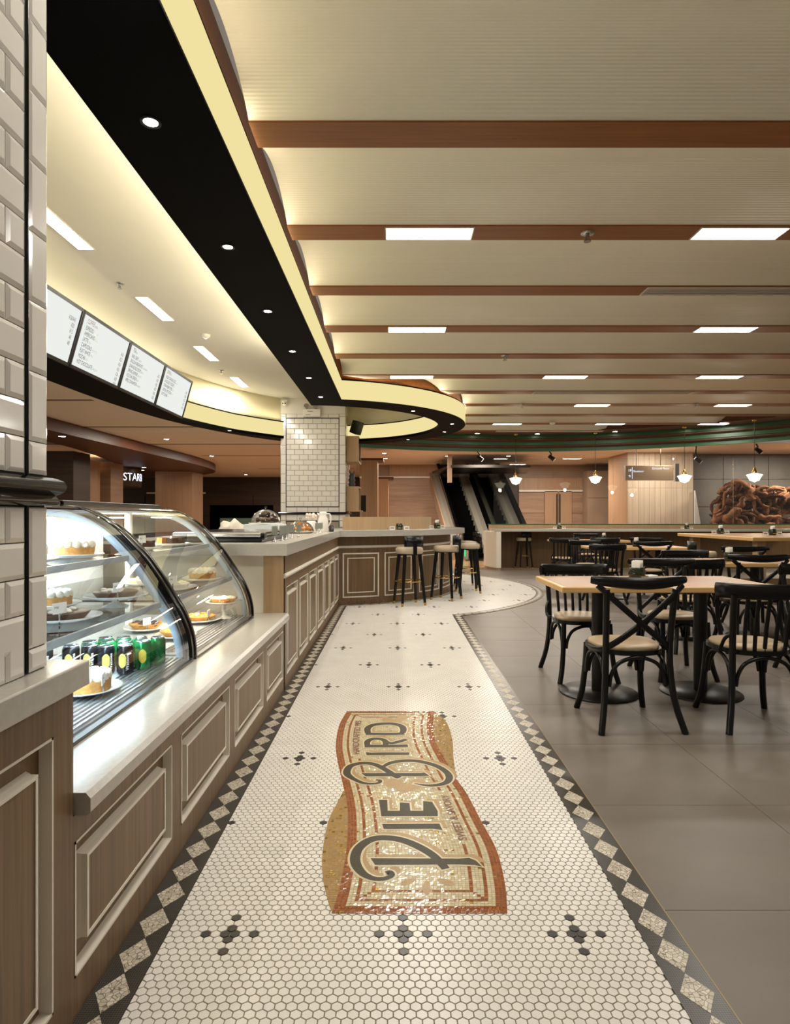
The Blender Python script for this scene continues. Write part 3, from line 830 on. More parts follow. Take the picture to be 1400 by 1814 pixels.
# ================================================================== COUNTERS
def panelled_front(root, x, y0, y1, z0, z1, panels, pz0, pz1, inset=.055, depth=.03):
    """wood face on the plane X = x facing +X, with recessed panels given as (ya, yb)"""
    ff = MB(); prev = y0
    for (a, b) in panels:
        ff.box((x-depth, prev, z0), (x, a, z1))
        ff.box((x-depth, a, z0), (x, b, pz0)); ff.box((x-depth, a, pz1), (x, b, z1)); prev = b
    if y1-prev > .001: ff.box((x-depth, prev, z0), (x, y1, z1))
    ff.build('face_frame', laminate, root, True)
    for (a, b) in panels:
        pn = MB().box((x-depth-.012, a-.002, pz0-.002), (x-depth+.001, b+.002, pz1+.002)).build('panel', laminate, root, True)
        t = .006; e = .0015
        MB().box((x-depth, a, pz0), (x+e, a+t, pz1)).box((x-depth, b-t, pz0), (x+e, b, pz1)).box((x-depth, a, pz0), (x+e, b, pz0+t)).box((x-depth, a, pz1-t), (x+e, b, pz1)).build('recess_moulding', cream, pn, True)
        ia, ib, iz0, iz1 = a+inset, b-inset, pz0+inset, pz1-inset
        MB().box((x-depth-.002, ia+.012, iz0+.012), (x-.001, ib-.012, iz1-.012)).build('raised_field', laminate, pn, True)
        mo = MB(); c = .014
        o = [(ia, iz0), (ib, iz0), (ib, iz1), (ia, iz1)]; i_ = [(ia+c, iz0+c), (ib-c, iz0+c), (ib-c, iz1-c), (ia+c, iz1-c)]
        m_ = [(ia+c*.35, iz0+c*.35), (ib-c*.35, iz0+c*.35), (ib-c*.35, iz1-c*.35), (ia+c*.35, iz1-c*.35)]
        vs = [(x-depth, *p) for p in o]+[(x-depth*.45, *p) for p in m_]+[(x+e, *p) for p in m_]+[(x+e, *p) for p in i_]+[(x-.004, *p) for p in i_]
        fs = []
        for q in (0, 4, 8, 12): fs += [(q+k, q+(k+1) % 4, q+4+(k+1) % 4, q+4+k) for k in range(4)]
        mo.add(vs, fs); mo.build('raised_moulding', cream, pn, True)

pier = thing('counter_pier', 'tall wood panelled end pier of the counter beneath the tiled column', 'cabinet', (-1.05, .9, 0))
panelled_front(pier, XF, .35, 1.494, 0, .815, [(.66, 1.405)], .09, .72)
MB().box((-1.35, .35, 0), (XF-.042, 1.494, .815)).build('carcass', laminate, pier, True)
t_ = MB().box((-1.35, .33, .815), (XS, 1.50, .875), 0, .004).build('pier_worktop', stone)
tag(t_, 'thick grey stone slab on the end pier under the tiled column', 'worktop')

low = thing('display_counter', 'low wood panelled counter carrying the curved glass display cases', 'cabinet', (-1.3, 2.9, 0))
panelled_front(low, XF, 1.494, 4.318, 0, .495, [(1.500+.747*k, 1.500+.747*k+.653-(.10 if k == 3 else 0)) for k in range(4)], .10, .43)
MB().box((-1.95, 1.494, 0), (XF-.042, 4.318, .495)).build('carcass', laminate, low, True)
sl = MB(); prof = [(XF-.03, .495), (XS-.008, .495), (XS, .503), (XS, .536), (XS-.012, .55), (-.99, .55), (-.99, .495)]
vs = [(p[0], 1.502, p[1]) for p in prof]+[(p[0], 4.32, p[1]) for p in prof]; n = len(prof)
sl.add(vs, [tuple(range(n)), tuple(range(2*n-1, n-1, -1))]+[(k, n+k, n+(k+1) % n, (k+1) % n) for k in range(n)])
tag(sl.build('display_ledge', stone), 'long pale stone ledge in front of the glass display cases', 'worktop')

high = thing('serving_counter', 'high wood panelled serving counter beyond the display cases', 'cabinet', (-1.3, 6.4, 0))
panelled_front(high, XF, 4.32, 8.53, 0, .955, [(4.43+.595*k, 4.43+.595*k+.515) for k in range(7)], .09, .72)
MB().box((-2.2, 4.36, 0), (XF-.042, 8.52, .955)).build('carcass', laminate, high, True)
MB().box((-.92, 4.318, 0), (XF, 4.36, .955)).build('end_board', pale_wood, high, True)
MB().box((-2.2, 4.322, 0), (-.92, 4.36, .955)).build('end_panel', cream, high, True)
cr_ = MB(); cr_.box((XF-.002, 4.318, .79), (XF+.012, 8.55, .822), 0, .004); cr_.box((XF-.002, 4.318, .80), (XF+.020, 8.55, .814), 0, .004); cr_.build('rail_moulding', cream, high, True)
t_ = MB()
tp = [(-2.22, 4.235), (XS, 4.235), (XS, 8.33)]+[bar_pt(BR+.24, R(a)) for a in range(14, 121, 3)]+[bar_pt(1.84, R(a)) for a in range(119, 10, -3)]+[(-.9, 8.9), (-2.22, 8.9)]
t_.prism(tp, .955, 1.036); tag(t_.build('bar_worktop', stone), 'continuous grey stone worktop running along the serving counter and round bar', 'worktop')

bar = thing('round_bar', 'curved wood panelled bar with cream frames behind the stools', 'bar', (BC[0], BC[1], 0))
def arc_wall(r0, r1, a0, a1, z0, z1, n=40):
    mb = MB(); vs = []
    for k in range(n+1):
        a = a0+(a1-a0)*k/n
        for r, z in ((r0, z0), (r1, z0), (r1, z1), (r0, z1)):
            p = bar_pt(r, a, (0, 0)); vs.append((p[0], p[1], z))
    fs = []
    for k in range(n):
        for j in range(4): fs.append((4*k+j, 4*k+(j+1) % 4, 4*k+4+(j+1) % 4, 4*k+4+j))
    fs += [(0, 3, 2, 1), (4*n, 4*n+1, 4*n+2, 4*n+3)]
    return mb.add(vs, fs)
TA0 = math.asin((XF-BC[0])/BR)
arc_wall(1.9, BR, TA0, R(120), 0, .955, 60).build('bar_front', laminate_x, bar)
arc_wall(BR-.005, BR+.014, TA0, R(120), .79, .822, 60).build('rail_moulding', cream, bar)
arc_wall(BR-.005, BR+.004, TA0, R(120), .0, .055, 60).build('plinth', laminate, bar)
def th_of(px):
    lo, hi = TA0, R(75)
    for _ in range(40):
        m = (lo+hi)/2; p = bar_pt(BR, m)
        if 700+F*p[0]/p[1] < px: lo = m
        else: hi = m
    return lo
def arc_frame(a0, a1, z0, z1, t, r=BR):
    mb = MB(); da = t/r
    for (b0, b1, y0, y1) in ((a0, a0+da, z0, z1), (a1-da, a1, z0, z1), (a0, a1, z0, z0+t), (a0, a1, z1-t, z1)):
        q = arc_wall(r-.004, r+.012, b0, b1, y0, y1, max(1, int((b1-b0)/.04))); mb.add(q.v, q.f)
    return mb
pa = [(607, 671), (681, 734), (742, 777)]
pans = [(th_of(a), th_of(b)) for a, b in pa]
wd = pans[1][1]-pans[1][0]; gp = pans[1][0]-pans[0][1]
for k in range(2): pans.append((pans[-1][1]+gp, pans[-1][1]+gp+wd))
for (a0, a1) in pans:
    f_ = arc_frame(a0, a1, .10, .72, .018).build('panel_frame', cream, bar)
    arc_frame(a0+.065/BR, a1-.065/BR, .165, .655, .014).build('inner_frame', cream, f_)
MB().prism([bar_pt(1.872, R(a)) for a in range(18, 118, 3)]+[bar_pt(1.845, R(a)) for a in range(117, 17, -3)], 1.036, 1.222)
scr = MB(); q = arc_wall(1.845, 1.875, R(15.5), R(118), 1.0365, 1.222, 50); scr.add([(x+BC[0], y+BC[1], z) for x, y, z in q.v], q.f)
tag(scr.build('bar_screen', pale_wood), 'low curved timber screen standing on the round bar worktop', 'screen')

# far bar along the back
fb = thing('far_bar', 'long straight bar with pale end panel along the back of the dining area', 'bar', (4.5, 14.6, 0))
MB().box((2.44, 14.98, 0), (9.6, 15.02, .90)).build('bar_front', laminate, fb, True)
MB().box((2.30, 14.2, .885), (9.6, 15.0, .945), 0, .004).build('bar_top', stone, fb, True)
MB().prism([(2.33, 14.2), (2.44, 14.2), (2.44, 15.1), (2.17, 15.1), (2.17, 14.75)], .05, .885).build('end_panel', cream, fb, True)
MB().prism([(2.34, 14.22), (2.43, 14.22), (2.43, 15.08), (2.19, 15.08), (2.19, 14.77)], 0, .05).build('plinth', pale_wood, fb, True)
MB().box((2.28, 15.02, .6), (9.6, 15.06, 1.035)).build('back_screen', pale_wood, fb, True)
MB().box((2.26, 15.01, 1.035), (9.6, 15.07, 1.055)).build('green_capping', green_paint, fb, True)

# ================================================================== DISPLAY CASES
GP = [(-.945, .56), (-.948, .62), (-.965, .70), (-1.0, .785), (-1.045, .86), (-1.10, .945), (-1.16, 1.03), (-1.22, 1.10), (-1.285, 1.165), (-1.355, 1.215), (-1.44, 1.255), (-1.53, 1.275), (-1.62, 1.28)]
GPs = [(p[0], p[1]) for p in catmull([(a, b, 0) for a, b in GP], 3)]
def strip_y(prof, y0, y1, t, mi=0):
    """shell following an XZ profile, between y0 and y1, of thickness t (towards -X/-Z)"""
    mb = MB(); n = len(prof); vs = []
    for i, p in enumerate(prof):
        a = Vector(prof[max(i-1, 0)]); b = Vector(prof[min(i+1, n-1)]); d = (b-a).normalized(); nr = Vector((-d.y, d.x))*(1 if t > 0 else -1)
        q = (p[0]+nr.x*abs(t), p[1]+nr.y*abs(t))
        vs += [(p[0], y0, p[1]), (p[0], y1, p[1]), (q[0], y1, q[1]), (q[0], y0, q[1])]
    fs = []
    for i in range(n-1):
        for j in range(4): fs.append((4*i+j, 4*i+(j+1) % 4, 4*i+4+(j+1) % 4, 4*i+4+j))
    fs += [(0, 1, 2, 3), (4*n-1, 4*n-2, 4*n-3, 4*n-4)]
    return mb.add(vs, fs, mi, True)
def glass_y(prof, y0, y1):
    vs = []
    for p in prof: vs += [(p[0], y0, p[1]), (p[0], y1, p[1])]
    return MB().add(vs, [(2*i, 2*i+1, 2*i+3, 2*i+2) for i in range(len(prof)-1)], 0, True)
seal_mat = mat('frame_seal', 'b8c8d4', .3)
def display_case(y0, y1, label, lcol, pw):
    c = thing('display_case', label, 'display case', (-1.4, (y0+y1)/2, .55), group='curved glass display cases')
    def P(mb, name, m, par=c): return mb.build(name, m, par, True)
    P(MB().box((-1.95, y0+.01, .55), (-.99, y1-.01, .572)), 'deck', case_grey)
    gr = MB()
    for k in range(7): gr.box((-1.115+k*.022, y0+.05, .572), (-1.105+k*.022, y1-.05, .578))
    P(gr, 'vent_grille', steel)
    P(MB().box((-.992, y0+.01, .55), (-.938, y1-.01, .562)), 'front_rail', dark_steel)
    P(MB().box((-1.97, y0+.01, .55), (-1.94, y1-.01, 1.27)), 'back_panel', case_white)
    P(MB().box((-1.98, y0+.005, 1.272), (-1.56, y1-.005, 1.292)), 'top_panel', dark_steel)
    P(MB().box((-1.60, y0+.005, 1.268), (-1.565, y1-.005, 1.30), 0, .004), 'top_rail', black_metal)
    P(MB().box((-1.75, y0+.05, 1.245), (-1.60, y1-.05, 1.268)), 'lamp_housing', case_white)
    P(MB().box((-1.74, y0+.06, 1.238), (-1.61, y1-.06, 1.244)), 'lamp_tube', emitter('case_lamp', 'ffffff' if lcol[2] > .9 else 'fff0c8', 5.))
    area_light('case_light', (-.27, 0, 1.232-.55), (.12, y1-y0-.15), pw, lcol, parent=c)
    for (z, xf) in ((.815, -1.09), (1.03, -1.24)):
        sh = P(MB().box((-1.93, y0+.03, z), (xf, y1-.03, z+.010)), 'shelf', (MATS.get('shelf_glass') or glass('shelf_glass', 'f2f6f9', 1.2)))
        P(MB().box((xf-.001, y0+.03, z-.012), (xf+.012, y1-.03, z+.014)), 'shelf_edge', case_grey, sh)
        P(MB().tube([(xf-.02, y0+.04, z-.008), (xf-.02, y1-.04, z-.008)], .006, 6), 'shelf_lamp', emitter('shelf_lamp_glow', 'ffffff' if lcol[2] > .9 else 'fff0c8', 3.), sh)
    area_light('shelf_light', (1.4-1.14, 0, .80-.55), (.03, y1-y0-.2), pw*.35, lcol, rot=(0, R(25), 0), parent=c)
    P(MB().box((-1.62, y1-.42, .572), (-1.585, y1-.385, 1.245), 0, .004), 'light_post', mat('post_white', 'eef2f4', .3) if 'post_white' not in MATS else MATS['post_white'])
    P(glass_y(GPs, y0+.02, y1-.02), 'curved_glass', case_glass)
    for yy, m in ((y0, black_gloss), (y1-.03, black_gloss)):
        f_ = P(strip_y([(x+.006, z) for x, z in GPs], yy, yy+.03, .03), 'end_frame', m)
        P(strip_y([(x-.034, z-.02) for x, z in GPs], yy-.004, yy+.024, .030), 'frame_seal', seal_mat, f_)
    for yy in (y0+.012, y1-.016):
        pts = [(x-.02, z) for x, z in GPs]+[(-1.94, 1.26), (-1.94, .57), (-.99, .57)]
        P(MB().add([(p[0], yy, p[1]) for p in pts], [tuple(range(len(pts)))]), 'end_pane', pane)
    return c
case1 = display_case(1.64, 2.885, 'cool-lit curved glass chiller case holding cakes and drink cans', (.66, .86, 1.), 34)
case2 = display_case(2.905, 4.12, 'warm-lit curved glass pastry case next to the high counter', (1., .90, .68), 20)

# ------------------------------------------------------------------ cans
def can(label, loc, top_c, body_m, band_m, txt=None, group=None):
    t = thing('drink_can', label, 'can', loc, random.uniform(0, .6), group=group)
    r = .033
    MB().lathe([(.024, 0), (.029, .004), (r, .012), (r, .105), (.028, .116)], n=20).build('body', body_m, t)
    MB().lathe([(.028, .116), (.0285, .120), (.026, .120), (.025, .117), (.0, .117)], n=20, cap=False).build('lid', steel, t)
    if band_m:
        for (z0, z1) in ((.035, .085),):
            a0 = -PI/2-.45; vs = []
            for k in range(9):
                a = a0+.9*k/8; w = math.sin(PI*k/8)*.5+.5
                vs += [((r+.0006)*math.cos(a), (r+.0006)*math.sin(a), .06-.03*w), ((r+.0006)*math.cos(a), (r+.0006)*math.sin(a), .06+.03*w)]
            MB().add(vs, [(2*k, 2*k+2, 2*k+3, 2*k+1) for k in range(8)]).build('can_label', band_m, t)
    if txt:
        V, Fc = text_mesh(txt, .016, .9); mx = max(p[0] for p in V); vs = []
        for x, y in V:
            a = -PI/2+.75-(y)/r; vs.append(((r+.001)*math.cos(a), (r+.001)*math.sin(a), .02+x/mx*.07))
        MB().add(vs, Fc).build('can_lettering', paper, t)
    return t
can_black = mat('can_black', '15161a', .25, metal=.5); can_green = mat('can_green', '13753a', .25, metal=.4)
can_yellow = mat('can_yellow', 'c9b23a', .35); can_gold = mat('can_gold', 'b0a050', .35)
gx = [-1.335, -1.262, -1.189, -1.115]
for k, x in enumerate(gx):
    can('black drink can, %s from the left in the front row of the chiller' % ORD[k], (x, 2.545+.01*(k % 2), .573), None, can_black, can_gold, 'Watsons', 'black drink cans')
for k, x in enumerate([-1.30, -1.225, -1.15, -1.075]):
    can('green and yellow drink can, %s from the left in the middle row of the chiller' % ORD[k], (x, 2.63+.008*(k % 2), .573), None, can_green, can_yellow, None, 'green drink cans')
for k, x in enumerate([-1.27, -1.195, -1.12, -1.045]):
    can('green drink can, %s from the left in the rear row of the chiller' % ORD[k], (x, 2.715+.006*(k % 2), .573), None, can_green, can_yellow if k < 2 else None, None, 'green drink cans')
can('black drink can standing apart at the column side of the chiller', (-1.42, 2.50, .573), None, can_black, can_gold, 'Watsons', 'black drink cans')

# ------------------------------------------------------------------ plates, cakes and tags
def plate(name, label, loc, r, food, stand=0.0, tagged=True, ft=None):
    t = thing(name, label, 'dessert', loc, random.uniform(-.4, .4))
    if stand:
        MB().lathe([(.055, 0), (.05, .006), (.015, .02), (.013, stand-.01), (.03, stand)], n=20).build('stand', china, t)
    MB().lathe([(.0, stand), (r*.6, stand), (r, stand+.016), (r, stand+.020), (r*.6, stand+.006), (0, stand+.006)], n=28, cap=False).build('plate', china, t)
    z = stand+.007; mb = MB(); rn = random.Random(hash(label) % 999)
    if food == 'pie':
        mb.lathe([(r*.5, 0), (r*.74, .028), (r*.76, .032), (r*.68, .030)], (0, 0, z), 28); mb.build('crust', crust, t)
        tp = MB()
        for k in range(30):
            a = rn.uniform(0, 2*PI); q = r*.62*math.sqrt(rn.random()); tp.ball((q*math.cos(a), q*math.sin(a), z+.028), rn.uniform(.012, .02), 7, 5, sq=(1, 1, .7))
        tp.build('filling', crust if not ft else ft, t)
    elif food == 'cream':
        mb.lathe([(r*.66, 0), (r*.68, .04), (r*.66, .045), (.001, .047)], (0, 0, z), 28); mb.build('cake', crust if not ft else ft, t)
        tp = MB()
        for k in range(14):
            a = 2*PI*k/14; tp.ball((r*.55*math.cos(a), r*.55*math.sin(a), z+.052), .020, 8, 6)
        tp.ball((0, 0, z+.045), r*.5, 12, 6, sq=(1, 1, .22)); tp.build('cream_topping', cream_food, t)
    elif food == 'tart':
        mb.lathe([(r*.55, 0), (r*.7, .025), (r*.66, .028), (.001, .024)], (0, 0, z), 28); mb.build('tart_base', choc if not ft else ft, t)
        tp = MB()
        for k in range(10):
            a = rn.uniform(0, 2*PI); q = r*.5*math.sqrt(rn.random()); tp.ball((q*math.cos(a), q*math.sin(a), z+.03), .014, 7, 5, sq=(1.2, .8, .6))
        tp.build('topping', cream_food, t)
    elif food == 'slices':
        for k in range(5):
            a = 2*PI*k/5; b = a+.9
            s = MB().prism([(.02*math.cos(a+.45), .02*math.sin(a+.45)), (r*.66*math.cos(a), r*.66*math.sin(a)), (r*.7*math.cos(a+.45), r*.7*math.sin(a+.45)), (r*.66*math.cos(b), r*.66*math.sin(b))], z, z+.045); s.build('cake_slice', crust if k % 2 else choc, t)
    if tagged:
        p = MB().box((r*.55, -r*.86, z+.035), (r*.55+.002, -r*.86+.062, z+.075)).build('price_card', paper, t)
        MB().tube([(r*.55+.001, -r*.86+.03, z-.005), (r*.55+.001, -r*.86+.03, z+.037)], .003, 6).build('card_clip', steel, p)
        V, Fc = text_mesh('PIE', .018); MB().add([(r*.55+.0028, -r*.86+.006+x*.9, z+.055+y*.6) for x, y in V], Fc).build('card_text', menu_ink, p)
    return t
plate('cream_cake', 'white cream cake on plate, front corner of the chiller deck', (-1.13, 2.27, .579), .12, 'cream')
plate('lemon_tart', 'chocolate tart on white plate on the middle chiller shelf near the column', (-1.27, 2.36, .826), .14, 'tart')
plate('berry_tart', 'tart on raised white plate at the far end of the middle chiller shelf', (-1.23, 2.72, .826), .135, 'tart', stand=.035)
plate('meringue_pie', 'tall meringue pie on the upper chiller shelf nearest the column', (-1.43, 2.37, 1.041), .125, 'cream', ft=crust, tagged=False)
plate('cream_pie', 'low cream pie on the upper chiller shelf beside the frame', (-1.40, 2.70, 1.041), .12, 'cream', tagged=False)
plate('apple_pie', 'golden lumpy pie on plate on the deck of the pastry case', (-1.20, 3.80, .579), .13, 'pie')
plate('nut_pie', 'small brown pie at the near corner of the pastry case deck', (-1.17, 3.30, .579), .11, 'pie')
plate('crumble_pie', 'pale crumble pie on raised plate at the far end of the pastry case', (-1.09, 3.93, .579), .115, 'pie', stand=.09, tagged=False, ft=cream_food)
plate('whipped_tart', 'walnut cream tart with price card on the pastry case shelf', (-1.21, 3.36, .826), .13, 'tart', ft=cream_food)
plate('plain_tart', 'flat pale tart on the far half of the pastry case shelf', (-1.20, 3.85, .826), .12, 'cream', tagged=False)
plate('sliced_cake', 'sliced brown cake on the upper shelf of the pastry case', (-1.39, 3.35, 1.041), .12, 'slices')
plate('sponge_cake', 'sponge slices on the upper shelf toward the high counter', (-1.38, 3.80, 1.041), .12, 'slices', tagged=False)

plate('walnut_pie', 'walnut pie on the pastry case deck between the two golden pies', (-1.42, 3.52, .579), .12, 'pie', ft=choc)
plate('custard_tart', 'pale custard tart at the back of the pastry case shelf', (-1.47, 3.60, .826), .12, 'tart', ft=cream_food, tagged=False)
plate('cheese_cake', 'round cheesecake at the back of the middle chiller shelf', (-1.50, 2.70, .826), .12, 'cream', tagged=False)
plate('fruit_tart', 'fruit tart behind the cream cake on the chiller deck', (-1.40, 2.24, .579), .12, 'tart', tagged=False)
# ------------------------------------------------------------------ things on top of the cases
for k, (x, y) in enumerate(((-1.66, 2.02), (-1.60, 2.06))):
    t = thing('drinking_glass', '%s upturned clear tumbler on top of the chiller' % ('left' if k == 0 else 'right'), 'glass', (x, y, 1.295), group='tumblers on the display case')
    MB().lathe([(.030, 0), (.033, .045), (.036, .09), (.033, .09), (.03, .046), (.027, .004)], n=20, cap=False).build('tumbler', dome_glass, t)
    MB().lathe([(.026, .088), (.032, .090), (.0, .0905)], n=20, cap=False).build('base', glass('tumbler_base', 'd8ddda', 2.), t)
def lump(name, label, cat, c, s, m, seed=1, n=26):
    rn = random.Random(seed); mb = MB(); mb.ball((0, 0, 0), 1, n, n//2)
    ph = [rn.uniform(0, 6) for _ in range(6)]
    mb.v = [((x*(1+.18*math.sin(5*y+ph[0])+.12*math.sin(9*z+ph[1])))*s[0], (y*(1+.18*math.sin(6*x+ph[2])+.1*math.sin(11*z+ph[3])))*s[1], max(0, (z+.25)*(1+.2*math.sin(7*x+ph[4])+.15*math.sin(8*y+ph[5])))*s[2]) for x, y, z in mb.v]
    o = mb.build(name, m); o.location = c; return tag(o, label, cat)
lump('crumpled_cloth', 'crumpled white cloth on top of the chiller by the black rail', 'cloth', (-1.80, 2.0, 1.293), (.09, .10, .09), cloth, 3)
lump('folded_napkin', 'small folded white napkin on the chiller top beside the tumblers', 'cloth', (-1.72, 2.22, 1.293), (.06, .05, .035), cloth, 5)
tr = thing('case_top_bracket', 'chrome bar bracket lying along the chiller top', 'bracket', (-1.60, 2.2, 1.30))
MB().tube([(.012, -.3, .012), (.012, .3, .012)], .012, 10).build('bar', dark_steel, tr)
for yy in (-.28, .28): MB().tube([(.012, yy, .012), (.03, yy, .012)], .017, 10).build('ring', steel, tr)

# ================================================================== THINGS ON THE SERVING COUNTER
ZT = 1.0365
ap = thing('countertop_appliance', 'glossy dark flat appliance with rounded edges on the high counter', 'appliance', (-1.28, 5.0, ZT))
MB().box((-.33, -.5, 0), (.31, .62, .035), 0, .008).build('base', black_metal, ap)
MB().box((-.34, -.52, .035), (.30, .64, .075), 0, .018).build('lid', mat('purple_gloss', '2b2833', .12, coat=.6), ap)
MB().box((-.34, -.53, .037), (.32, -.505, .070), 0, .01).build('front_bar', steel, ap)
MB().box((.30, -.53, .02), (.335, -.44, .07), 0, .008).build('end_cap', black_gloss, ap)
acrylic = glass('acrylic', 'f2f4f3', 1.)
for k, (x, y) in enumerate(((-.90, 4.62), (-.88, 4.83), (-.885, 5.05), (-.90, 5.40), (-.88, 5.66), (-.87, 6.9), (-.86, 7.15))):
    t = thing('sign_holder', 'small clear sign holder with white card, %s along the counter edge' % ORD[k], 'sign holder', (x, y, ZT), .2, group='sign holders on the counter')
    MB().lathe([(.022, 0), (.022, .004), (.006, .010), (.004, .05)], n=14).build('foot', steel, t)
    MB().box((-.022, -.002, .05), (.022, .0, .115)).build('card', paper, t)
    MB().box((-.024, -.0045, .048), (.024, -.003, .118)).build('sleeve', acrylic, t)
def dome(label, loc, r, h, food, base):
    t = thing('cake_dome', label, 'cake dome', loc)
    if base == 'box':
        MB().box((-.19, -.17, 0), (.19, .17, .11), 0, .006).build('stand', mat('frosted_stand', 'cfd6da', .25), t); z = .111
        MB().lathe([(.0, z), (r+.02, z), (r+.025, z+.012), (0, z+.008)], n=28, cap=False).build('plate', china, t); z += .012
    else:
        MB().lathe([(0, 0), (r*.8, 0), (r+.03, .018), (r+.03, .022), (0, .016)], n=30, cap=False).build('plate', china, t); z = .018
    pr_ = [(r*math.cos(a), z+h*math.sin(a)) for a in [PI/2*k/12 for k in range(13)]]
    d = MB().lathe(pr_[:-1]+[(.004, z+h)], n=36, cap=False).build('dome', dome_glass, t)
    MB().lathe([(.005, z+h), (.006, z+h+.012), (.014, z+h+.02), (.014, z+h+.03), (.001, z+h+.036)], n=14).build('knob', dome_glass, d)
    mb = MB(); rn = random.Random(5)
    for k in range(26):
        a = rn.uniform(0, 2*PI); q = r*.72*math.sqrt(rn.random()); mb.ball((q*math.cos(a), q*math.sin(a), z+.025+rn.uniform(0, h*.12)), .026, 8, 6, sq=(1, 1, .75))
    mb.build('pastry', food, t)
    return t
dome('glass cake dome with dark pastry on a frosted stand on the counter', (-1.37, 6.55, ZT), .155, .14, choc, 'box')
dome('low glass dome over an orange cake on the counter', (-1.08, 7.05, ZT), .155, .125, mat('orange_cake', 'd08a3a', .6, vary=(30, .2)), 'plate')
jug = thing('milk_jug', 'white insulated jug with side handle on the counter', 'jug', (-.90, 7.72, ZT))
MB().lathe([(.062, 0), (.068, .01), (.068, .13), (.06, .165), (.044, .195), (.044, .215), (.05, .235), (.04, .25), (.001, .252)], n=24).build('body', china, jug)
MB().tube([(.04, 0, .225), (.085, 0, .222), (.10, 0, .19), (.095, 0, .12), (.066, 0, .07)], .009, 8).build('handle', china, jug)
MB().tube([(-.04, 0, .205), (-.06, 0, .222), (-.072, 0, .235)], [.018, .013, .008], 8).build('spout', china, jug)
jar = thing('flower_jar', 'white ceramic jar with pale flowers beside the jug', 'jar', (-1.05, 7.75, ZT))
MB().lathe([(.06, 0), (.065, .008), (.065, .12), (.055, .13), (.05, .135)], n=22).build('jar', china, jar)
mb = MB(); rn = random.Random(8)
for k in range(22):
    a = rn.uniform(0, 2*PI); q = .065*math.sqrt(rn.random()); mb.ball((q*math.cos(a), q*math.sin(a), .16+rn.uniform(0, .06)), .02, 7, 5)
mb.build('flowers', mat('pale_petals', 'e6d8cc', .7, vary=(40, .1)), jar)
cup = MB().lathe([(.03, 0), (.036, .08), (.033, .08), (.028, .004), (.001, .004)], n=20, cap=False).build('metal_cup', dark_steel); cup.location = (-.80, 7.78, ZT)
tag(cup, 'small grey metal cup to the right of the white jug', 'cup')

# back counter with odds and ends
bk = thing('back_counter', 'low pale back counter behind the serving area', 'cabinet', (-2.75, 10.6, 0))
MB().box((-3.35, 9.6, 0), (-2.35, 11.9, .93)).build('carcass', cream, bk, True)
MB().box((-3.38, 9.57, .93), (-2.32, 11.93, .97), 0, .004).build('worktop', stone, bk, True)
MB().box((-3.36, 11.86, .97), (-2.34, 11.92, 1.20)).build('upstand', mat('dark_upstand', '3d4a3a', .5), bk, True)
for k, (x, y, h, c) in enumerate(((-3.2, 11.5, .17, '20201e'), (-3.1, 11.55, .20, '2f5a35'), (-3.0, 11.6, .16, 'b9b5aa'), (-2.55, 11.6, .24, 'd9d5ca'))):
    o = MB().lathe([(.035, 0), (.036, h*.6), (.014, h*.78), (.013, h), (.001, h)], n=16).build('bottle', mat('bottle_glass_%d' % k, c, .2)); o.location = (x, y, .9705)
    tag(o, ['black', 'green', 'clear', 'tall white'][k]+' bottle standing on the back counter', 'bottle', 'bottles on the back counter')
lump('tea_towel', 'crumpled white towel draped on the back counter', 'towel', (-2.78, 10.6, .971), (.2, .2, .14), cloth, 9)
tray = thing('blue_tray', 'shallow blue tray on the back counter', 'tray', (-3.15, 10.05, .9705))
MB().box((-.17, -.12, 0), (.17, .12, .012), 0, .004).build('tray_base', mat('tray_blue', '2a3a86', .35), tray)
MB().sweep([(-.17, -.12), (.17, -.12), (.17, .12), (-.17, .12)], [(0, 0), (.008, 0), (.008, .04), (0, .04)], closed=True).build('tray_rim', MATS['tray_blue'], tray)

# napkin sets: green jar with napkin, small card stands
def napkin_set(label, loc, rz, cards=True, r=.052, group='napkin jars on tables and bars'):
    t = thing('napkin_jar', label, 'napkin jar', loc, rz, group=group)
    MB().lathe([(r*.85, 0), (r, .008), (r, .07), (r*.86, .082), (r*.9, .092), (r*.8, .092), (r*.78, .05), (.001, .05)], n=20, cap=False).build('jar', green_glass, t)
    nm = MB()
    for k in range(4):
        x = -.018+k*.011; nm.add([(x, -r*.6, .05), (x, r*.6, .05), (x+.004, r*.62, .135+.006*(k % 2)), (x+.004, -r*.62, .13+.004*k), (x+.008, -r*.6, .05), (x+.008, r*.6, .05)], [(0, 1, 2, 3), (3, 2, 5, 4)])
    nm.build('napkins', paper, t)
    MB().box((-.02, -r-.0012, .02), (.02, -r+.004, .03)).build('jar_mark', mat('jar_mark', 'c8b86a', .5) if 'jar_mark' not in MATS else MATS['jar_mark'], t)
    if cards:
        for s in (-1, 1):
            c = MB().box((s*.105-.038, -.015, 0), (s*.105+.038, .015, .004)).add([(s*.105-.038, -.012, .003), (s*.105+.038, -.012, .003), (s*.105+.038, .004, .05), (s*.105-.038, .004, .05)], [(0, 1, 2, 3), (3, 2, 1, 0)]).build('card_stand', paper, t)
            MB().add([(s*.105-.026, -.0095, .014), (s*.105+.026, -.0095, .014), (s*.105+.026, -.003, .034), (s*.105-.026, -.003, .034)], [(0, 1, 2, 3)]).build('card_print', menu_grey, c)
    return t
napkin_set('green napkin jar between two card stands at the middle of the round bar', (.065, 9.0, ZT), 0)
napkin_set('green napkin jar near the rounded end of the bar worktop', (.68, 10.0, ZT), .5)

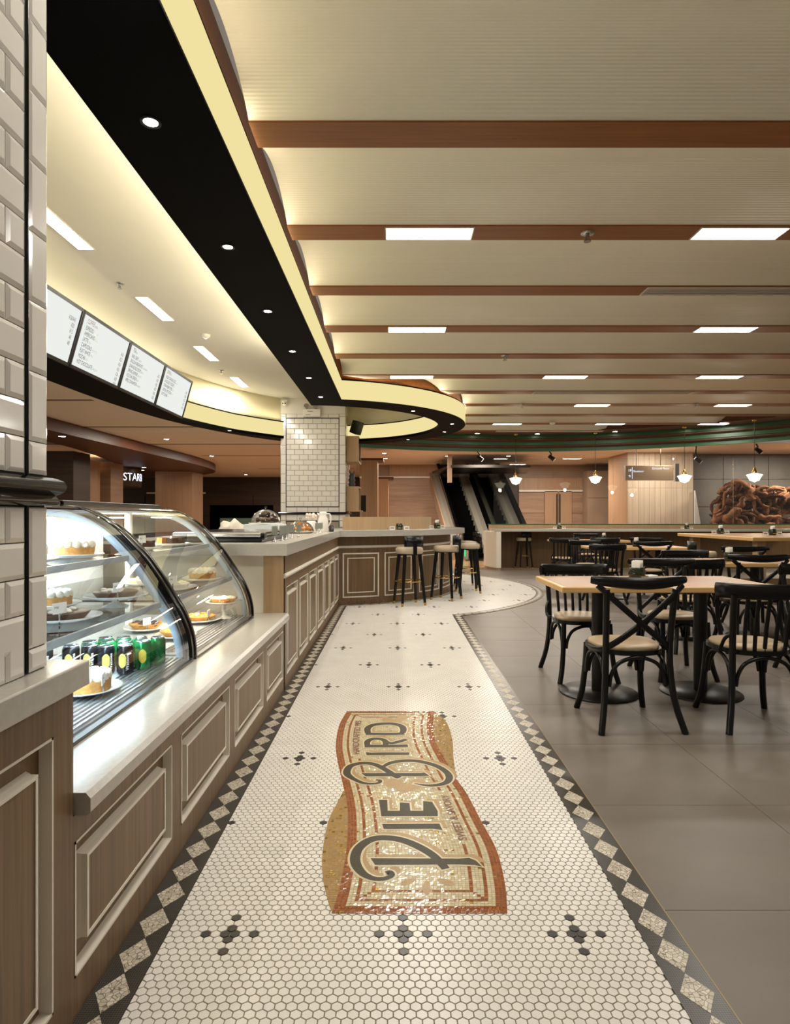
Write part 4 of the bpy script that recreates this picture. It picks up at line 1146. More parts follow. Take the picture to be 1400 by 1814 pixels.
# ================================================================== PILLAR FITTINGS
em = thing('emergency_light', 'white emergency light unit with twin lamps on the tiled pillar', 'emergency light', (at(553, 733, PY).x, PY-.012, zpx(739)))
MB().box((-.175, -.055, 0), (.175, 0, .155), 0, .012).build('housing', china, em)
for s in (-1,): MB().tube([(s*.1, -.03, .155), (s*.1, -.035, .19), (s*.1, -.09, .215)], [.02, .03, .05], 12).build('lamp', steel, em)
MB().tube([(.08, -.03, .155), (.08, -.035, .18), (.08, -.07, .20)], [.02, .03, .05], 12).build('lamp', steel, em)
MB().box((-.08, -.0565, .10), (.03, -.055, .112)).build('red_mark', menu_red, em); MB().box((-.12, -.0565, .03), (-.02, -.055, .042)).build('grey_mark', menu_grey, em)
cm = thing('security_camera', 'white dome security camera at the top corner of the pillar', 'camera', (at(504, 712, PY-.06).x, PY-.0, zpx(718)))
MB().box((-.07, -.10, .05), (.07, 0, .09), 0, .01).build('bracket', china, cm)
MB().ball((0, -.06, .03), .055, 16, 10).build('dome', china, cm)
for s in (-1, 1): MB().ball((s*.022, -.105, .02), .015, 8, 6).build('lens', black_gloss, cm)
sp = thing('wall_speaker', 'black angled loudspeaker bracketed to the pillar side', 'speaker', (PXR+.005, PY+.25, zpx(757)))
s_ = MB().box((-.09, -.09, -.13), (.09, .09, .13), 0, .015); rot = Matrix.Rotation(R(-35), 3, 'Z') @ Matrix.Rotation(R(22), 3, 'Y')
s_.v = [tuple(rot @ Vector(v)+Vector((.20, 0, .03))) for v in s_.v]; s_.build('cabinet', black_metal, sp)
MB().tube([(0, 0, .12), (.06, 0, .10), (.14, 0, .05)], .012, 8).build('bracket', steel, sp)
for k, (za, zb) in enumerate(((zpx(817), zpx(771)), (zpx(906), zpx(861)))):
    b = thing('shelf_box', ('upper' if k == 0 else 'lower')+' pale wood box shelf on the pillar side', 'shelf', (PXR+.005, PY+.12, za), group='box shelves on the pillar')
    h = zb-za; w = .25; l = .75
    MB().box((0, 0, 0), (w, .02, h)).build('end', pale_wood, b); MB().box((0, l-.02, 0), (w, l, h)).build('end', pale_wood, b)
    MB().box((0, .02, 0), (w, l-.02, .02)).build('shelf', pale_wood, b); MB().box((0, .02, h-.02), (w, l-.02, h)).build('top', pale_wood, b)
    MB().box((0, .02, .02), (.012, l-.02, h-.02)).build('back', pale_wood, b)
fig = thing('carved_figure', 'small dark carved figure standing on the lower box shelf', 'figurine', (PXR+.11, PY+.22, zpx(861)))
MB().lathe([(.06, 0), (.07, .05), (.05, .09), (.075, .13), (.05, .18), (.06, .22), (.03, .26), (.001, .27)], n=14).build('body', mat('slate', '3a3d3e', .6), fig)
for s in (-1, 1): MB().tube([(s*.03, 0, .25), (s*.045, 0, .31), (s*.04, 0, .34)], [.018, .012, .004], 6).build('ear', MATS['slate'], fig)
bk2 = MB().box((0, 0, 0), (.03, .18, .36)).build('white_book', paper); bk2.location = (PXR+.20, PY+.4, zpx(906)+.0205); tag(bk2, 'slim white book upright in the lower box shelf', 'book')
fr = thing('wall_shelf_rack', 'low pale shelf rack with dark frame beside the pillar foot', 'shelf', (PXR+.02, PY+.1, 1.335))
MB().box((0, 0, 0), (.28, .8, .02)).build('board', pale_wood, fr)
MB().sweep([(.2, .85), (.34, .85)], [(0, 0), (.02, 0), (.02, .35), (0, .35)]).build('frame', black_metal, fr)

# ================================================================== MENU BOARDS
MB0 = Vector((-3.36, 0, 2.768)); MB1 = Vector((-3.195, 0, 3.352))
upv = (MB1-MB0).normalized(); nrm_ = Vector((upv.z, 0, -upv.x)); Hm = (MB1-MB0).length
def mp_(y, h, d=0): q = MB0+upv*h+nrm_*d; return (q.x, y, q.z)
menus = [
 (5.21, [], ['28/¥45', '20', '15', '8', '8'], ''),
 (6.34, ['ESPRESSO|意式浓缩', 'AMERICANO|美式', 'LATTE|拿铁', 'CAPPUCINO|卡布奇诺', 'FLAT WHITE|澳白', 'MOCHA|摩卡', 'HOT CHOCOLATE|热巧克力'], ['18', '22', '26', '26', '26', '30', '30'], 'COFFEE|咖啡'),
 (7.47, ['EARL GREY|伯爵茶', 'ENGLISH BREAKFAST|英式早餐茶', 'ORANGE BLOSSOM|橙花茶', 'SPRING JASMINE|茉莉花茶', 'KOLCHA GREEN|绿茶', 'APPLE CINNAMON|苹果肉桂'], ['28', '28', '28', '28', '28', '28'], 'TEA|茶'),
 (8.60, ['FRESH ORANGE JUICE|鲜橙汁', 'AVOCADO YOGURT|酸奶', 'STRAWBERRY MILK|草莓', 'LEMON LIME SODA|苏打', 'SOFT DRINK|汽水'], ['30', '28', '28', '25', '15'], 'DRINK|饮'),
]
mlab = ['nearest lit menu board with prices, half hidden by the tiled column', 'lit menu board headed COFFEE hanging above the counter', 'lit menu board headed TEA, third along the row', 'lit menu board headed DRINK at the far end of the row']
for k, (y0, items, prices, head) in enumerate(menus):
    y1 = y0+1.13
    t = thing('menu_board', mlab[k], 'menu board', (MB0.x, (y0+y1)/2, MB0.z), group='lit menu boards')
    def quad(a, b, h0, h1, d, name, m, par=t, th=.0):
        if th: vs = [mp_(a, h0, d-th), mp_(b, h0, d-th), mp_(b, h1, d-th), mp_(a, h1, d-th), mp_(a, h0, d), mp_(b, h0, d), mp_(b, h1, d), mp_(a, h1, d)]; fs = [(0, 3, 2, 1), (4, 5, 6, 7), (0, 1, 5, 4), (1, 2, 6, 5), (2, 3, 7, 6), (3, 0, 4, 7)]
        else: vs = [mp_(a, h0, d), mp_(b, h0, d), mp_(b, h1, d), mp_(a, h1, d)]; fs = [(0, 1, 2, 3)]
        return MB().add(vs, fs).build(name, m, par, True)
    quad(y0+.004, y1-.004, .0, Hm, .0, 'housing', black_metal, th=.06)
    sc_ = quad(y0+.025, y1-.025, .03, Hm-.03, .004, 'screen', menu_glow)
    fm = MB()
    for (a, b, h0, h1) in ((y0+.004, y0+.028, 0, Hm), (y1-.028, y1-.004, 0, Hm), (y0+.004, y1-.004, 0, .032), (y0+.004, y1-.004, Hm-.032, Hm)):
        vs = [mp_(a, h0, 0), mp_(b, h0, 0), mp_(b, h1, 0), mp_(a, h1, 0), mp_(a, h0, .018), mp_(b, h0, .018), mp_(b, h1, .018), mp_(a, h1, .018)]
        fm.add(vs, [(0, 3, 2, 1), (4, 5, 6, 7), (0, 1, 5, 4), (1, 2, 6, 5), (2, 3, 7, 6), (3, 0, 4, 7)])
    fm.build('frame', black_metal, t, True)
    ink = MB(); gi = MB(); hd = MB()
    def put(mb, txt, size, yy, hh, sq=.62, right=False):
        V, Fc = text_mesh(txt, size, sq); mx = max([p[0] for p in V] or [0])
        off = -mx if right else 0
        mb.add([mp_(yy+off+x, hh+y, .007) for x, y in V], Fc); return mx
    hh = Hm-.105
    if head:
        a, b = head.split('|'); mx = put(hd, a, .072, y0+.12, hh); put(hd, b, .03, y0+.13+mx, hh, .9)
    hh -= .068
    for it in items:
        a, b = it.split('|'); mx = put(ink, a, .062, y0+.12, hh); put(gi, b, .03, y0+.13+mx, hh, .9); hh -= .060
    ph = Hm-.23 if k else Hm-.17
    for p in prices: put(hd, '¥'+p, .062, y1-.09, ph, .62, True); ph -= .06
    for mb_, nm, m in ((ink, 'item_text', menu_ink), (gi, 'small_text', menu_grey), (hd, 'price_text', menu_red)):
        if mb_.v: tag(mb_.build(nm, m, sc_, True), kind='stuff')

# ================================================================== LIGHT FITTINGS
def downlight(label, loc, power, group, parent=None, rad=.028, angle=75):
    t = thing('downlight', label, 'downlight', loc, group=group)
    MB().lathe([(rad*1.45, 0), (rad*1.45, -.004), (rad*1.1, -.005), (rad, -.001)], n=20, cap=False).build('trim_ring', china if 'white' in label else black_metal, t)
    MB().lathe([(rad, -.002), (.001, -.0021)], n=20, cap=False).build('lens', lit_down, t)
    if power: spot_light('downlight_beam', (0, 0, -.02), power, (1., .92, .78), angle, .7, parent=t)
    return t
for k, py in enumerate((216, 437, 551, 622, 669, 703)):
    Y = 1.56*F/(HY-py); downlight('%s downlight from the near end along the straight black soffit' % ORD[k], (-.965, Y, ZB), 26, 'downlights in the black soffit')
rl = [(732, 728, 'in the near arc of the black soffit ring'), (801, 751, 'at the outer end of the black soffit ring'), (787.5, 765, 'just past the outer end of the soffit ring'), (723, 778.6, 'in the far arc of the soffit ring'), (407, 762.5, 'in the far left curve of the black soffit')]
for px, py, w in rl:
    Y = 1.56*F/(HY-py); downlight('small downlight '+w, ((px-700)*Y/F, Y, ZB), 20, 'downlights in the black soffit')
for k, (px, py) in enumerate(((846, 769), (952, 771), (1090, 771), (1213, 769))):
    Y = 15.0
    while math.hypot((px-700)*Y/F-DC[0], Y-DC[1]) > 6.28: Y -= .02
    downlight('%s bright downlight from the left in the brown ceiling margin' % ORD[k], ((px-700)*Y/F, Y, ZV+.011), 22, 'downlights in the timber margin', rad=.05)
def ceiling_light(label, x, y, z, lx, ly, power, col, group):
    t = thing('ceiling_light', label, 'ceiling light', (x, y, z), group=group)
    MB().sweep([(-lx/2, -ly/2), (lx/2, -ly/2), (lx/2, ly/2), (-lx/2, ly/2)], [(0, 0), (.008, 0), (.008, -.006), (0, -.006)], closed=True).build('frame', white_paint, t)
    MB().box((-lx/2+.006, -ly/2+.006, -.004), (lx/2-.006, ly/2-.006, -.001)).build('diffuser', lit_panel, t)
    area_light('panel_light', (0, 0, -.012), (lx-.02, ly-.02), power, col, parent=t)
rows_ = {1: [(682, 839), (1228, 1392)], 3: [(687, 791), (1230, 1341)], 5: [(691, 768), (962, 1041), (1233, 1317)], 7: [(1017, 1081), (1265, 1332)], 9: [(872, 925), (1055, 1107), (1236, 1292)]}
rown = {1: 'second', 3: 'fourth', 5: 'sixth', 7: 'eighth', 9: 'tenth'}
for k, ls in rows_.items():
    y = YB_+k*PIT
    for q, (a, b) in enumerate(ls):
        xc = ((a+b)/2-700)*y/F; pos = ['left', 'right'] if len(ls) == 2 else ['left', 'middle', 'right']
        ceiling_light('lit rectangular panel at the %s in the %s timber beam from the front' % (pos[q], rown[k]), xc, y, ZV, .58, .18, 22, (1., .95, .87), 'panel lights in the beams')
# a further light above the viewer, part of the same rows
for x in (-.15, 2.4): ceiling_light('lit rectangular panel in the beam over the near floor, %s side' % ('path' if x < 1 else 'dining'), x, YB_-1*PIT, ZV, .58, .18, 22, (1., .95, .87), 'panel lights in the beams')
for k, y in enumerate((5.05, 7.02, 8.93, 10.8)):
    ceiling_light('white strip panel light, %s from the front in the counter ceiling' % ORD[k], -2.72, y, ZI, .15, .80, 34, (1., .93, .82), 'strip lights over the counter')
# cove lighting on the soffit band
cove = (1., .90, .64)
for k in range(5):
    area_light('cove_light', (xin-.03, .6+k*1.8, 3.14), (.05, 1.7), 24, cove, rot=(PI, R(-12), 0), parent=band)
ip = inner[57:]
for i in range(2, len(ip)-6, 5):
    a, b = Vector(ip[i]), Vector(ip[i+5]); d = b-a
    if d.length > .2 and a.y > 1:
        nrm2 = Vector((-d.y, d.x)).normalized(); m_ = (a+b)/2+nrm2*.02
        area_light('cove_light', (m_.x, m_.y, 3.14), (d.length, .05), (3.2 if m_.y < 9 else 1.3)*d.length, cove, rot=(PI, 0, math.atan2(d.y, d.x)), parent=band)

op = outer[1:57]  # uplights added above the outer fascia cap to brighten the vaults
segs = [((XO-.02, y), (XO-.02, y+1.6)) for y in (-.6, 1.1, 2.8, 4.5, 6.2)]+[(op[i], op[i+6]) for i in range(0, 44, 6)]
for a, b in segs:
    a, b = Vector(a), Vector(b); d = b-a; out_ = Vector((d.y, -d.x)).normalized(); m_ = (a+b)/2+out_*.004
    area_light('cove_light', (m_.x, m_.y, 3.068), (d.length, .02), 1.0*d.length, cove, rot=(PI*.86, 0, math.atan2(d.y, d.x)+PI), parent=band)

# pendants over the far bar
def pendant(label, px, py, Y, ztop):
    p = at(px, py, Y)
    t = thing('pendant_lamp', label, 'pendant lamp', (p.x, Y, p.z), group='opal pendant lamps')
    h = ztop-p.z
    MB().tube([(0, 0, .20), (0, 0, h-.01)], .006, 6).build('cord', black_metal, t)
    MB().lathe([(.05, h), (.05, h-.02), (.012, h-.035)], n=16).build('ceiling_rose', brass, t)
    MB().lathe([(.048, .08), (.05, .11), (.035, .135), (.028, .17), (.012, .19), (.008, .21)], n=16).build('gallery', brass, t)
    MB().lathe([(.002, -.085), (.03, -.075), (.085, -.055), (.10, -.02), (.13, .035), (.145, .05), (.13, .06), (.07, .075), (.05, .085)], n=28, cap=False).build('shade', opal, t)
    point_light('bulb', (0, 0, -.12), 9, (1., .82, .58), .04, t)
for k, (px, py, Y, w) in enumerate(((914, 852, 14.0, 'leftmost of the row by the escalators'), (1055, 850, 13.8, 'second from the left'), (1213, 848, 12.9, 'in front of the pale cladding'), (1337, 846, 11.95, 'in front of the driftwood'))):
    pendant('white opal glass pendant lamp, '+w, px, py, Y, ZV+.012)

# sprinklers, smoke detectors, air slots
def sprinkler(label, loc):
    t = thing('sprinkler', label, 'sprinkler', loc, group='ceiling sprinklers')
    MB().lathe([(.045, 0), (.045, -.006), (.02, -.012)], n=18).build('rose', steel, t)
    MB().lathe([(.012, -.012), (.012, -.05)], n=10).build('stem', steel, t); MB().lathe([(.022, -.05), (.024, -.056)], n=14).build('deflector', steel, t)
def zp(py, k): return k*F/(HY-py)
for px, py, k, z, w in ((1041, 413, 1.87, ZV, 'in the second beam between the two lights'), (895, 630, 1.87, ZV, 'in the fifth beam from the front'), (925, 716, 1.87, ZV, 'left of the lights in the eighth beam'), (1233, 716, 1.87, ZV, 'right in the eighth beam'), (212, 502, ZI-EYE, ZI, 'in the counter ceiling above the menu boards'), (392, 656, ZI-EYE, ZI, 'in the counter ceiling near the last strip light')):
    Y = zp(py, k)
    sprinkler('small sprinkler head '+w, ((px-700)*Y/F, Y, z))
def smoke(label, px, py, k, z):
    Y = zp(py, k); t = thing('smoke_detector', label, 'smoke detector', ((px-700)*Y/F, Y, z), group='smoke detectors')
    MB().lathe([(.06, 0), (.06, -.012), (.05, -.03), (.03, -.04), (.001, -.042)], n=20).build('body', china, t); MB().lathe([(.02, -.041), (.012, -.05), (.001, -.051)], n=12).build('sensor', china, t)
smoke('round white smoke detector in the counter ceiling', 364, 593, ZI-EYE, ZI); smoke('round white smoke detector in the tenth beam', 979, 749, 1.87, ZV)
for k, (a, b, row, w) in enumerate(((1140, 1560, 2, 'third beam'), (945, 1225, 6, 'seventh beam'), (879, 1068, 10, 'last beam'))):
    y = YB_+row*PIT; t = thing('air_diffuser', 'long pale linear air slot set in the '+w, 'air vent', (((a+b)/2-700)*y/F, y, ZV), group='linear air slots'); hl = (b-a)/2*y/F
    MB().sweep([(-hl, -.09), (hl, -.09), (hl, .09), (-hl, .09)], [(0, 0), (.012, 0), (.012, -.006), (0, -.006)], closed=True).build('frame', white_paint, t)
    MB().box((-hl+.012, -.078, -.003), (hl-.012, .078, -.001)).build('plenum', mat('vent_grey_%d' % k, '8d8578', .6), t)
    for j in range(4): MB().box((-hl+.012, -.06+j*.038, -.007), (hl-.012, -.052+j*.038, -.002)).build('blade', white_paint, t)

# ================================================================== DINING FURNITURE
def bent_leg(mb, pts, r): mb.tube(catmull(pts, 4), r, 8)
def chair_common(t):
    """bentwood frame facing +Y: seat ring, pad, legs, arched braces"""
    n = 28; ring_ = []
    for k in range(n):
        a = 2*PI*k/n; c, s = math.cos(a), math.sin(a)
        x = .205*math.copysign(abs(c)**.75, c); y = .205*math.copysign(abs(s)**.75, s)
        ring_.append((x*(1+.09*(y/.2)), y))
    MB().prism(ring_, .425, .452).build('seat_frame', black_wood, t)
    pad = MB(); lv = [(.93, .452), (.94, .462), (.90, .474), (.6, .479), (.02, .480)]; vs = []
    for (q, z) in lv: vs += [(x*q, y*q, z) for x, y in ring_]
    fs = []
    for j in range(len(lv)-1): fs += [(j*n+i, j*n+(i+1) % n, (j+1)*n+(i+1) % n, (j+1)*n+i) for i in range(n)]
    fs.append(tuple(range((len(lv)-1)*n, len(lv)*n)))
    pad.add(vs, fs, 0, True); pad.build('seat_pad', tan_vinyl, t)
    for s in (-1, 1):
        mb = MB(); bent_leg(mb, [(s*.17, .165, .43), (s*.175, .175, .30), (s*.19, .195, .12), (s*.215, .225, 0.0)], .0185); mb.build('leg', black_wood, t)
    def arch(p, q, z0=.25, zt=.415, bow=0):
        P, Q = Vector((*p, z0)), Vector((*q, z0)); m = (P+Q)/2
        pts = [P, P.lerp(Q, .04)+Vector((0, 0, .07)), P.lerp(Q, .18)+Vector((0, 0, .135)), m+Vector((0, 0, zt-z0)), P.lerp(Q, .82)+Vector((0, 0, .135)), P.lerp(Q, .96)+Vector((0, 0, .07)), Q]
        MB().tube(catmull(pts, 4), .0115, 8).build('brace', black_wood, t)
    arch((-.155, .175), (.155, .175)); arch((-.165, -.195), (.165, -.195)); arch((-.182, -.17), (-.178, .15)); arch((.182, -.17), (.178, .15))
def back_posts(t, top):
    for s in (-1, 1):
        mb = MB(); bent_leg(mb, [(s*.24, -.275, 0), (s*.205, -.225, .16), (s*.188, -.20, .34), (s*.186, -.20, .50), (s*.192, -.222, .68), (s*.198, -.245, top)], .0185); mb.build('leg', black_wood, t)
def cross_chair():
    t = thing('cross_back_chair', 'x', 'chair', group='black cross-back chairs')
    chair_common(t); back_posts(t, .815)
    pts = catmull([(-.275, -.205, .862), (-.22, -.235, .858), (-.11, -.265, .850), (0, -.275, .847), (.11, -.265, .850), (.22, -.235, .858), (.275, -.205, .862)], 4)
    MB().tube(pts, [.012+.012*math.sin(PI*(k+1.2)/(len(pts)+1.4)) for k in range(len(pts))], 10, flat=(.75, 1.45), up=(0, 0, 1)).build('top_rail', black_wood, t)
    for s in (-1, 1):
        p = catmull([(s*-.245, -.232, .835), (s*-.15, -.252, .745), (0, -.250-.006*s, .615), (s*.12, -.226, .52), (s*.195, -.185, .465), (s*.222, -.10, .448), (s*.222, -.02, .442)], 4)
        MB().tube(p, .0185, 8, flat=(.4, 1.0), up=(0, 0, 1)).build('cross_strap', black_wood, t)
    MB().lathe([(.001, -.012), (.012, -.012), (.012, .012), (.001, .012)], (0, -.25, .615), 10, cap=False).build('boss', black_wood, t)
    return t
def slat_chair():
    t = thing('slat_back_chair', 'x', 'chair', group='black slat-back chairs')
    chair_common(t); back_posts(t, .78)
    pts = catmull([(-.262, -.165, .80), (-.245, -.205, .802), (-.19, -.238, .80), (-.10, -.262, .798), (0, -.268, .798), (.10, -.262, .798), (.19, -.238, .80), (.245, -.205, .802), (.262, -.165, .80)], 3)
    MB().tube(pts, .022, 10, flat=(.55, 2.0), up=(0, 0, 1)).build('top_rail', black_wood, t)
    for k in range(5):
        x = -.118+k*.059
        MB().tube(catmull([(x*.95, -.185, .45), (x, -.205, .58), (x*1.03, -.245, .76)], 3), .0125, 6, flat=(1., .5), up=(0, 1, 0)).build('slat', black_wood, t)
    for s in (-1, 1):
        MB().tube(catmull([(s*.19, -.20, .55), (s*.215, -.17, .52), (s*.222, -.13, .45), (s*.20, -.10, .44)], 3), .011, 6).build('corner_brace', black_wood, t)
    return t
XCH, SCH = cross_chair(), slat_chair(); used = set()
def chair(kind, x, y, rz, label):
    src = XCH if kind == 'x' else SCH
    if kind not in used:
        used.add(kind); src.location = (x, y, 0); src.rotation_euler = (0, 0, rz); src['label'] = label; return src
    return dup(src, (x, y, 0), rz, label)
ZTB = .775
def make_table():
    t = thing('pedestal_table', 'x', 'table', group='pedestal dining tables')
    MB().box((-.352, -.372, ZTB-.038), (.352, .372, ZTB), 0, .007).build('edge_band', table_edge, t)
    MB().box((-.325, -.345, ZTB-.002), (.325, .345, ZTB+.0012)).build('top_panel', table_wood, t)
    MB().box((-.2, -.2, ZTB-.055), (.2, .2, ZTB-.038)).build('top_plate', black_metal, t)
    MB().lathe([(.045, .012), (.045, ZTB-.05)], n=20).build('column', black_metal, t)
    MB().lathe([(.265, 0), (.268, .004), (.262, .012), (.05, .020)], n=40).build('base', black_metal, t)
    return t
TBL = None
def table(x, y, label):
    global TBL
    if TBL is None: TBL = make_table(); TBL.location = (x, y, 0); TBL['label'] = label; return TBL
    return dup(TBL, (x, y, 0), 0, label)
table(1.415, 4.30, 'nearest honey wood pedestal table, left of the joined front pair')
table(2.125, 4.30, 'right-hand honey wood table of the joined front pair')
table(2.97, 6.32, 'left table of the second pair behind the front tables')
table(3.68, 6.32, 'right table of the second pair behind the front tables')
table(3.28, 9.37, 'left table of the third pair, before the communal table')
table(3.99, 9.37, 'right table of the third pair, before the communal table')
table(3.40, 12.0, 'left table of the rear pair close to the far bar')
table(4.11, 12.0, 'right table of the rear pair close to the far bar')
chair('x', 1.385, 3.74, R(2), 'nearest black cross-back chair, its X back filling the view of the front table')
chair('s', 2.13, 3.73, R(-3), 'slat-back chair cut by the picture edge at the front right table')
chair('s', 1.42, 4.74, PI, 'slat-back chair on the far side of the nearest table, facing the viewer')
chair('x', 2.17, 4.80, PI+R(2), 'cross-back chair on the far side of the front right table')
chair('s', 3.32, 4.74, PI, 'slat-back chair at the picture edge behind the front tables')
chair('s', 2.72, 5.78, R(3), 'slat-back chair at the near side of the second left table')
chair('x', 3.30, 5.80, R(-2), 'cross-back chair with its X back to the viewer at the second pair of tables')
chair('s', 3.30, 6.86, PI, 'slat-back chair on the far side of the second left table')
chair('x', 4.02, 6.88, PI, 'cross-back chair on the far side of the second right table')
chair('s', 2.98, 8.86, R(4), 'slat-back chair at the near side of the third left table')
chair('x', 3.62, 8.86, 0, 'cross-back chair on the near side of the third pair of tables')
chair('s', 3.10, 9.92, PI, 'slat-back chair on the far side of the third left table')
chair('x', 4.12, 9.92, PI, 'cross-back chair on the far side of the third right table')
chair('s', 3.12, 11.48, R(-8), 'slat-back chair at the near side of the rear left table')
chair('s', 3.85, 11.48, 0, 'slat-back chair at the near side of the rear right table')
chair('x', 3.95, 12.56, PI, 'cross-back chair on the far side of the rear tables')
# communal high table
ct = thing('communal_table', 'long high honey wood communal table beside the far bar', 'table', (6.4, 9.3, 0))
MB().box((-1.65, -1.1, .90), (2.6, 1.1, .95), 0, .008).build('edge_band', table_edge, ct); MB().box((-1.60, -1.05, .949), (2.55, 1.05, .9512)).build('top_panel', table_wood, ct)
for x in (-1.45, 2.4):
    for y in (-.9, .9): MB().box((x-.06, y-.06, 0), (x+.06, y+.06, .90), 0, .006).build('leg', pale_wood, ct)
MB().box((-1.39, -.03, .2), (2.34, .03, .3)).build('stretcher', pale_wood, ct)

def make_stool():
    t = thing('bar_stool', 'x', 'stool', group='bar stools with tan seats')
    MB().lathe([(.17, .70), (.178, .715)], n=28).build('seat_base', black_metal, t)
    MB().lathe([(.178, .715), (.190, .725), (.193, .75), (.19, .785), (.172, .80), (.1, .805), (.001, .806)], n=30).build('seat', cream_vinyl, t)
    for sx in (-1, 1):
        for sy in (-1, 1):
            l = MB().tube([(sx*.11, sy*.11, .71), (sx*.165, sy*.165, .045)], [.027, .019], 10).build('leg', black_wood, t)
            MB().tube([(sx*.165, sy*.165, .045), (sx*.169, sy*.169, .0)], [.0195, .016], 10).build('brass_tip', brass, l)
    MB().tube([(.192*math.cos(a), .192*math.sin(a), .335) for a in [2*PI*k/28 for k in range(28)]], .008, 8, closed=True).build('foot_ring', brass, t)
    b = MB(); vs = []
    for k in range(9):
        a = -PI/2+R(-40+10*k); r = .205
        for q, z in ((r, .815), (r+.014, .815), (r+.014, .955), (r, .955)): vs.append((q*math.cos(a), q*math.sin(a), z))
    fs = []
    for k in range(8):
        for j in range(4): fs.append((4*k+j, 4*k+(j+1) % 4, 4*k+4+(j+1) % 4, 4*k+4+j))
    fs += [(0, 3, 2, 1), (32, 33, 34, 35)]; b.add(vs, fs, 0, True); br_ = b.build('backrest', black_wood, t)
    MB().box((-.028, -.222, .70), (.028, -.208, .90), 0, .004).build('back_strut', black_wood, br_)
    return t
ST = make_stool()
def out_rot(x, y): a = math.atan2(x-BC[0], -(y-BC[1])); return a      # backrest points away from the bar centre
for k, (x, y, lab) in enumerate(((.20, 8.60, 'nearest bar stool at the round bar, in front of the second panel'), (.76, 9.14, 'middle bar stool at the round bar'), (1.18, 9.98, 'third bar stool, at the rounded end of the bar'), (1.24, 10.80, 'furthest bar stool, half hidden behind the third one at the round bar'))):
    o = ST if k == 0 else dup(ST, (0, 0, 0), 0, lab)
    o.location = (x, y, 0); o.rotation_euler = (0, 0, out_rot(x, y)+(-.25, .15, .35, .1)[k]); o['label'] = lab
dup(ST, (3.05, 14.62, 0), R(10), 'bar stool tucked under the far bar by its pale end panel').scale = (.92, .92, .92)
for k, (x, y, rz, lab) in enumerate(((5.05, 7.72, 0, 'bar stool at the near corner of the communal table'), (5.75, 7.72, 0, 'bar stool second along the near side of the communal table'), (4.36, 8.75, R(-90), 'bar stool at the left end of the communal table, nearer one'))):
    dup(ST, (x, y, 0), rz, lab).scale = (.92, .92, .92)
for lab, loc, rz, r, c in (('largest green napkin jar, on the nearest table pair behind the X chair', (1.70, 4.34, ZTB+.0015), .5, .057, False),
    ('green napkin jar with white napkin on the second table pair', (3.36, 6.22, ZTB+.0015), .2, .05, False),
    ('green napkin jar on the third table pair', (3.62, 9.28, ZTB+.0015), .2, .05, False),
    ('green napkin jar on the rear table pair', (4.02, 11.9, ZTB+.0015), .2, .05, False),
    ('green napkin jar with card stands at the left of the far bar', (3.83, 14.4, .9455), 0, .05, True),
    ('green napkin jar with card stands on the far bar below the third pendant', (6.80, 14.4, .9455), 0, .05, True),
    ('green napkin jar with card stands on the left of the communal table', (5.24, 9.95, .9515), 0, .05, True),
    ('green napkin jar with card stands near the edge of the communal table', (5.62, 9.2, .9515), 0, .05, True)):
    napkin_set(lab, loc, rz, c, r)
tb_ = MB().box((-.045, -.03, 0), (.045, .03, .035), 0, .004).build('napkin_box', paper); tb_.location = (1.80, 4.36, ZTB+.0015); tb_.rotation_euler = (0, 0, .4)
tag(tb_, 'small pale box beside the green jar on the nearest tables', 'box')

# ================================================================== MALL BEYOND
# --- right and centre
def wall_box(name, a, b, m, label): return tag(MB().box(a, b).build(name, m), label, kind='structure')
wb = thing('wall_back', 'timber clad mall wall behind the escalators', None, (0, 0, 0), kind='structure')
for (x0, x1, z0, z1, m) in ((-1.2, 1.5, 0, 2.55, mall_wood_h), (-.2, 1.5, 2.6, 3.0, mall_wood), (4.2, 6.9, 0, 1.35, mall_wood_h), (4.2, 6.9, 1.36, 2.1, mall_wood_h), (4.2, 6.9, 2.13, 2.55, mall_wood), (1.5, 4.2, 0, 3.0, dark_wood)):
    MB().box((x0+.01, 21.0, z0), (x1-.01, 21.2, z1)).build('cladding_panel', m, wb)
MB().box((-1.2, 21.1, 0), (12, 21.3, 3.0)).build('core', stone_brown, wb)
MB().box((4.2, 20.92, 2.08), (7.2, 21.0, 2.14)).build('ledge', cream, wb); MB().box((-1.2, 20.92, 2.54), (1.5, 21.0, 2.60)).build('ledge', cream, wb)
d_ = thing('door_1', 'pair of brown timber doors in the far mall wall', None, (5.53, 20.95, 0), kind='structure')
for s in (-1, 1):
    MB().box((s*.02, -.03, 0) if s > 0 else (-.46, -.03, 0), (.46, .02, 2.1) if s > 0 else (-.02, .02, 2.1)).build('leaf', mall_wood, d_)
    MB().box((s*.05-.025, -.04, .3), (s*.05+.025, -.03, 2.0)).build('push_plate', dark_steel, d_)
st = MB().box((6.35, 20.4, 0), (7.9, 20.9, 2.75)).build('wall_stone', stone_brown); tag(st, 'brown stone wall panel beside the pale timber block', kind='structure')
for k in range(3): MB().box((6.36, 20.38, .02+k*.92), (7.89, 20.4, .90+k*.92)).build('panel', stone_brown, st)
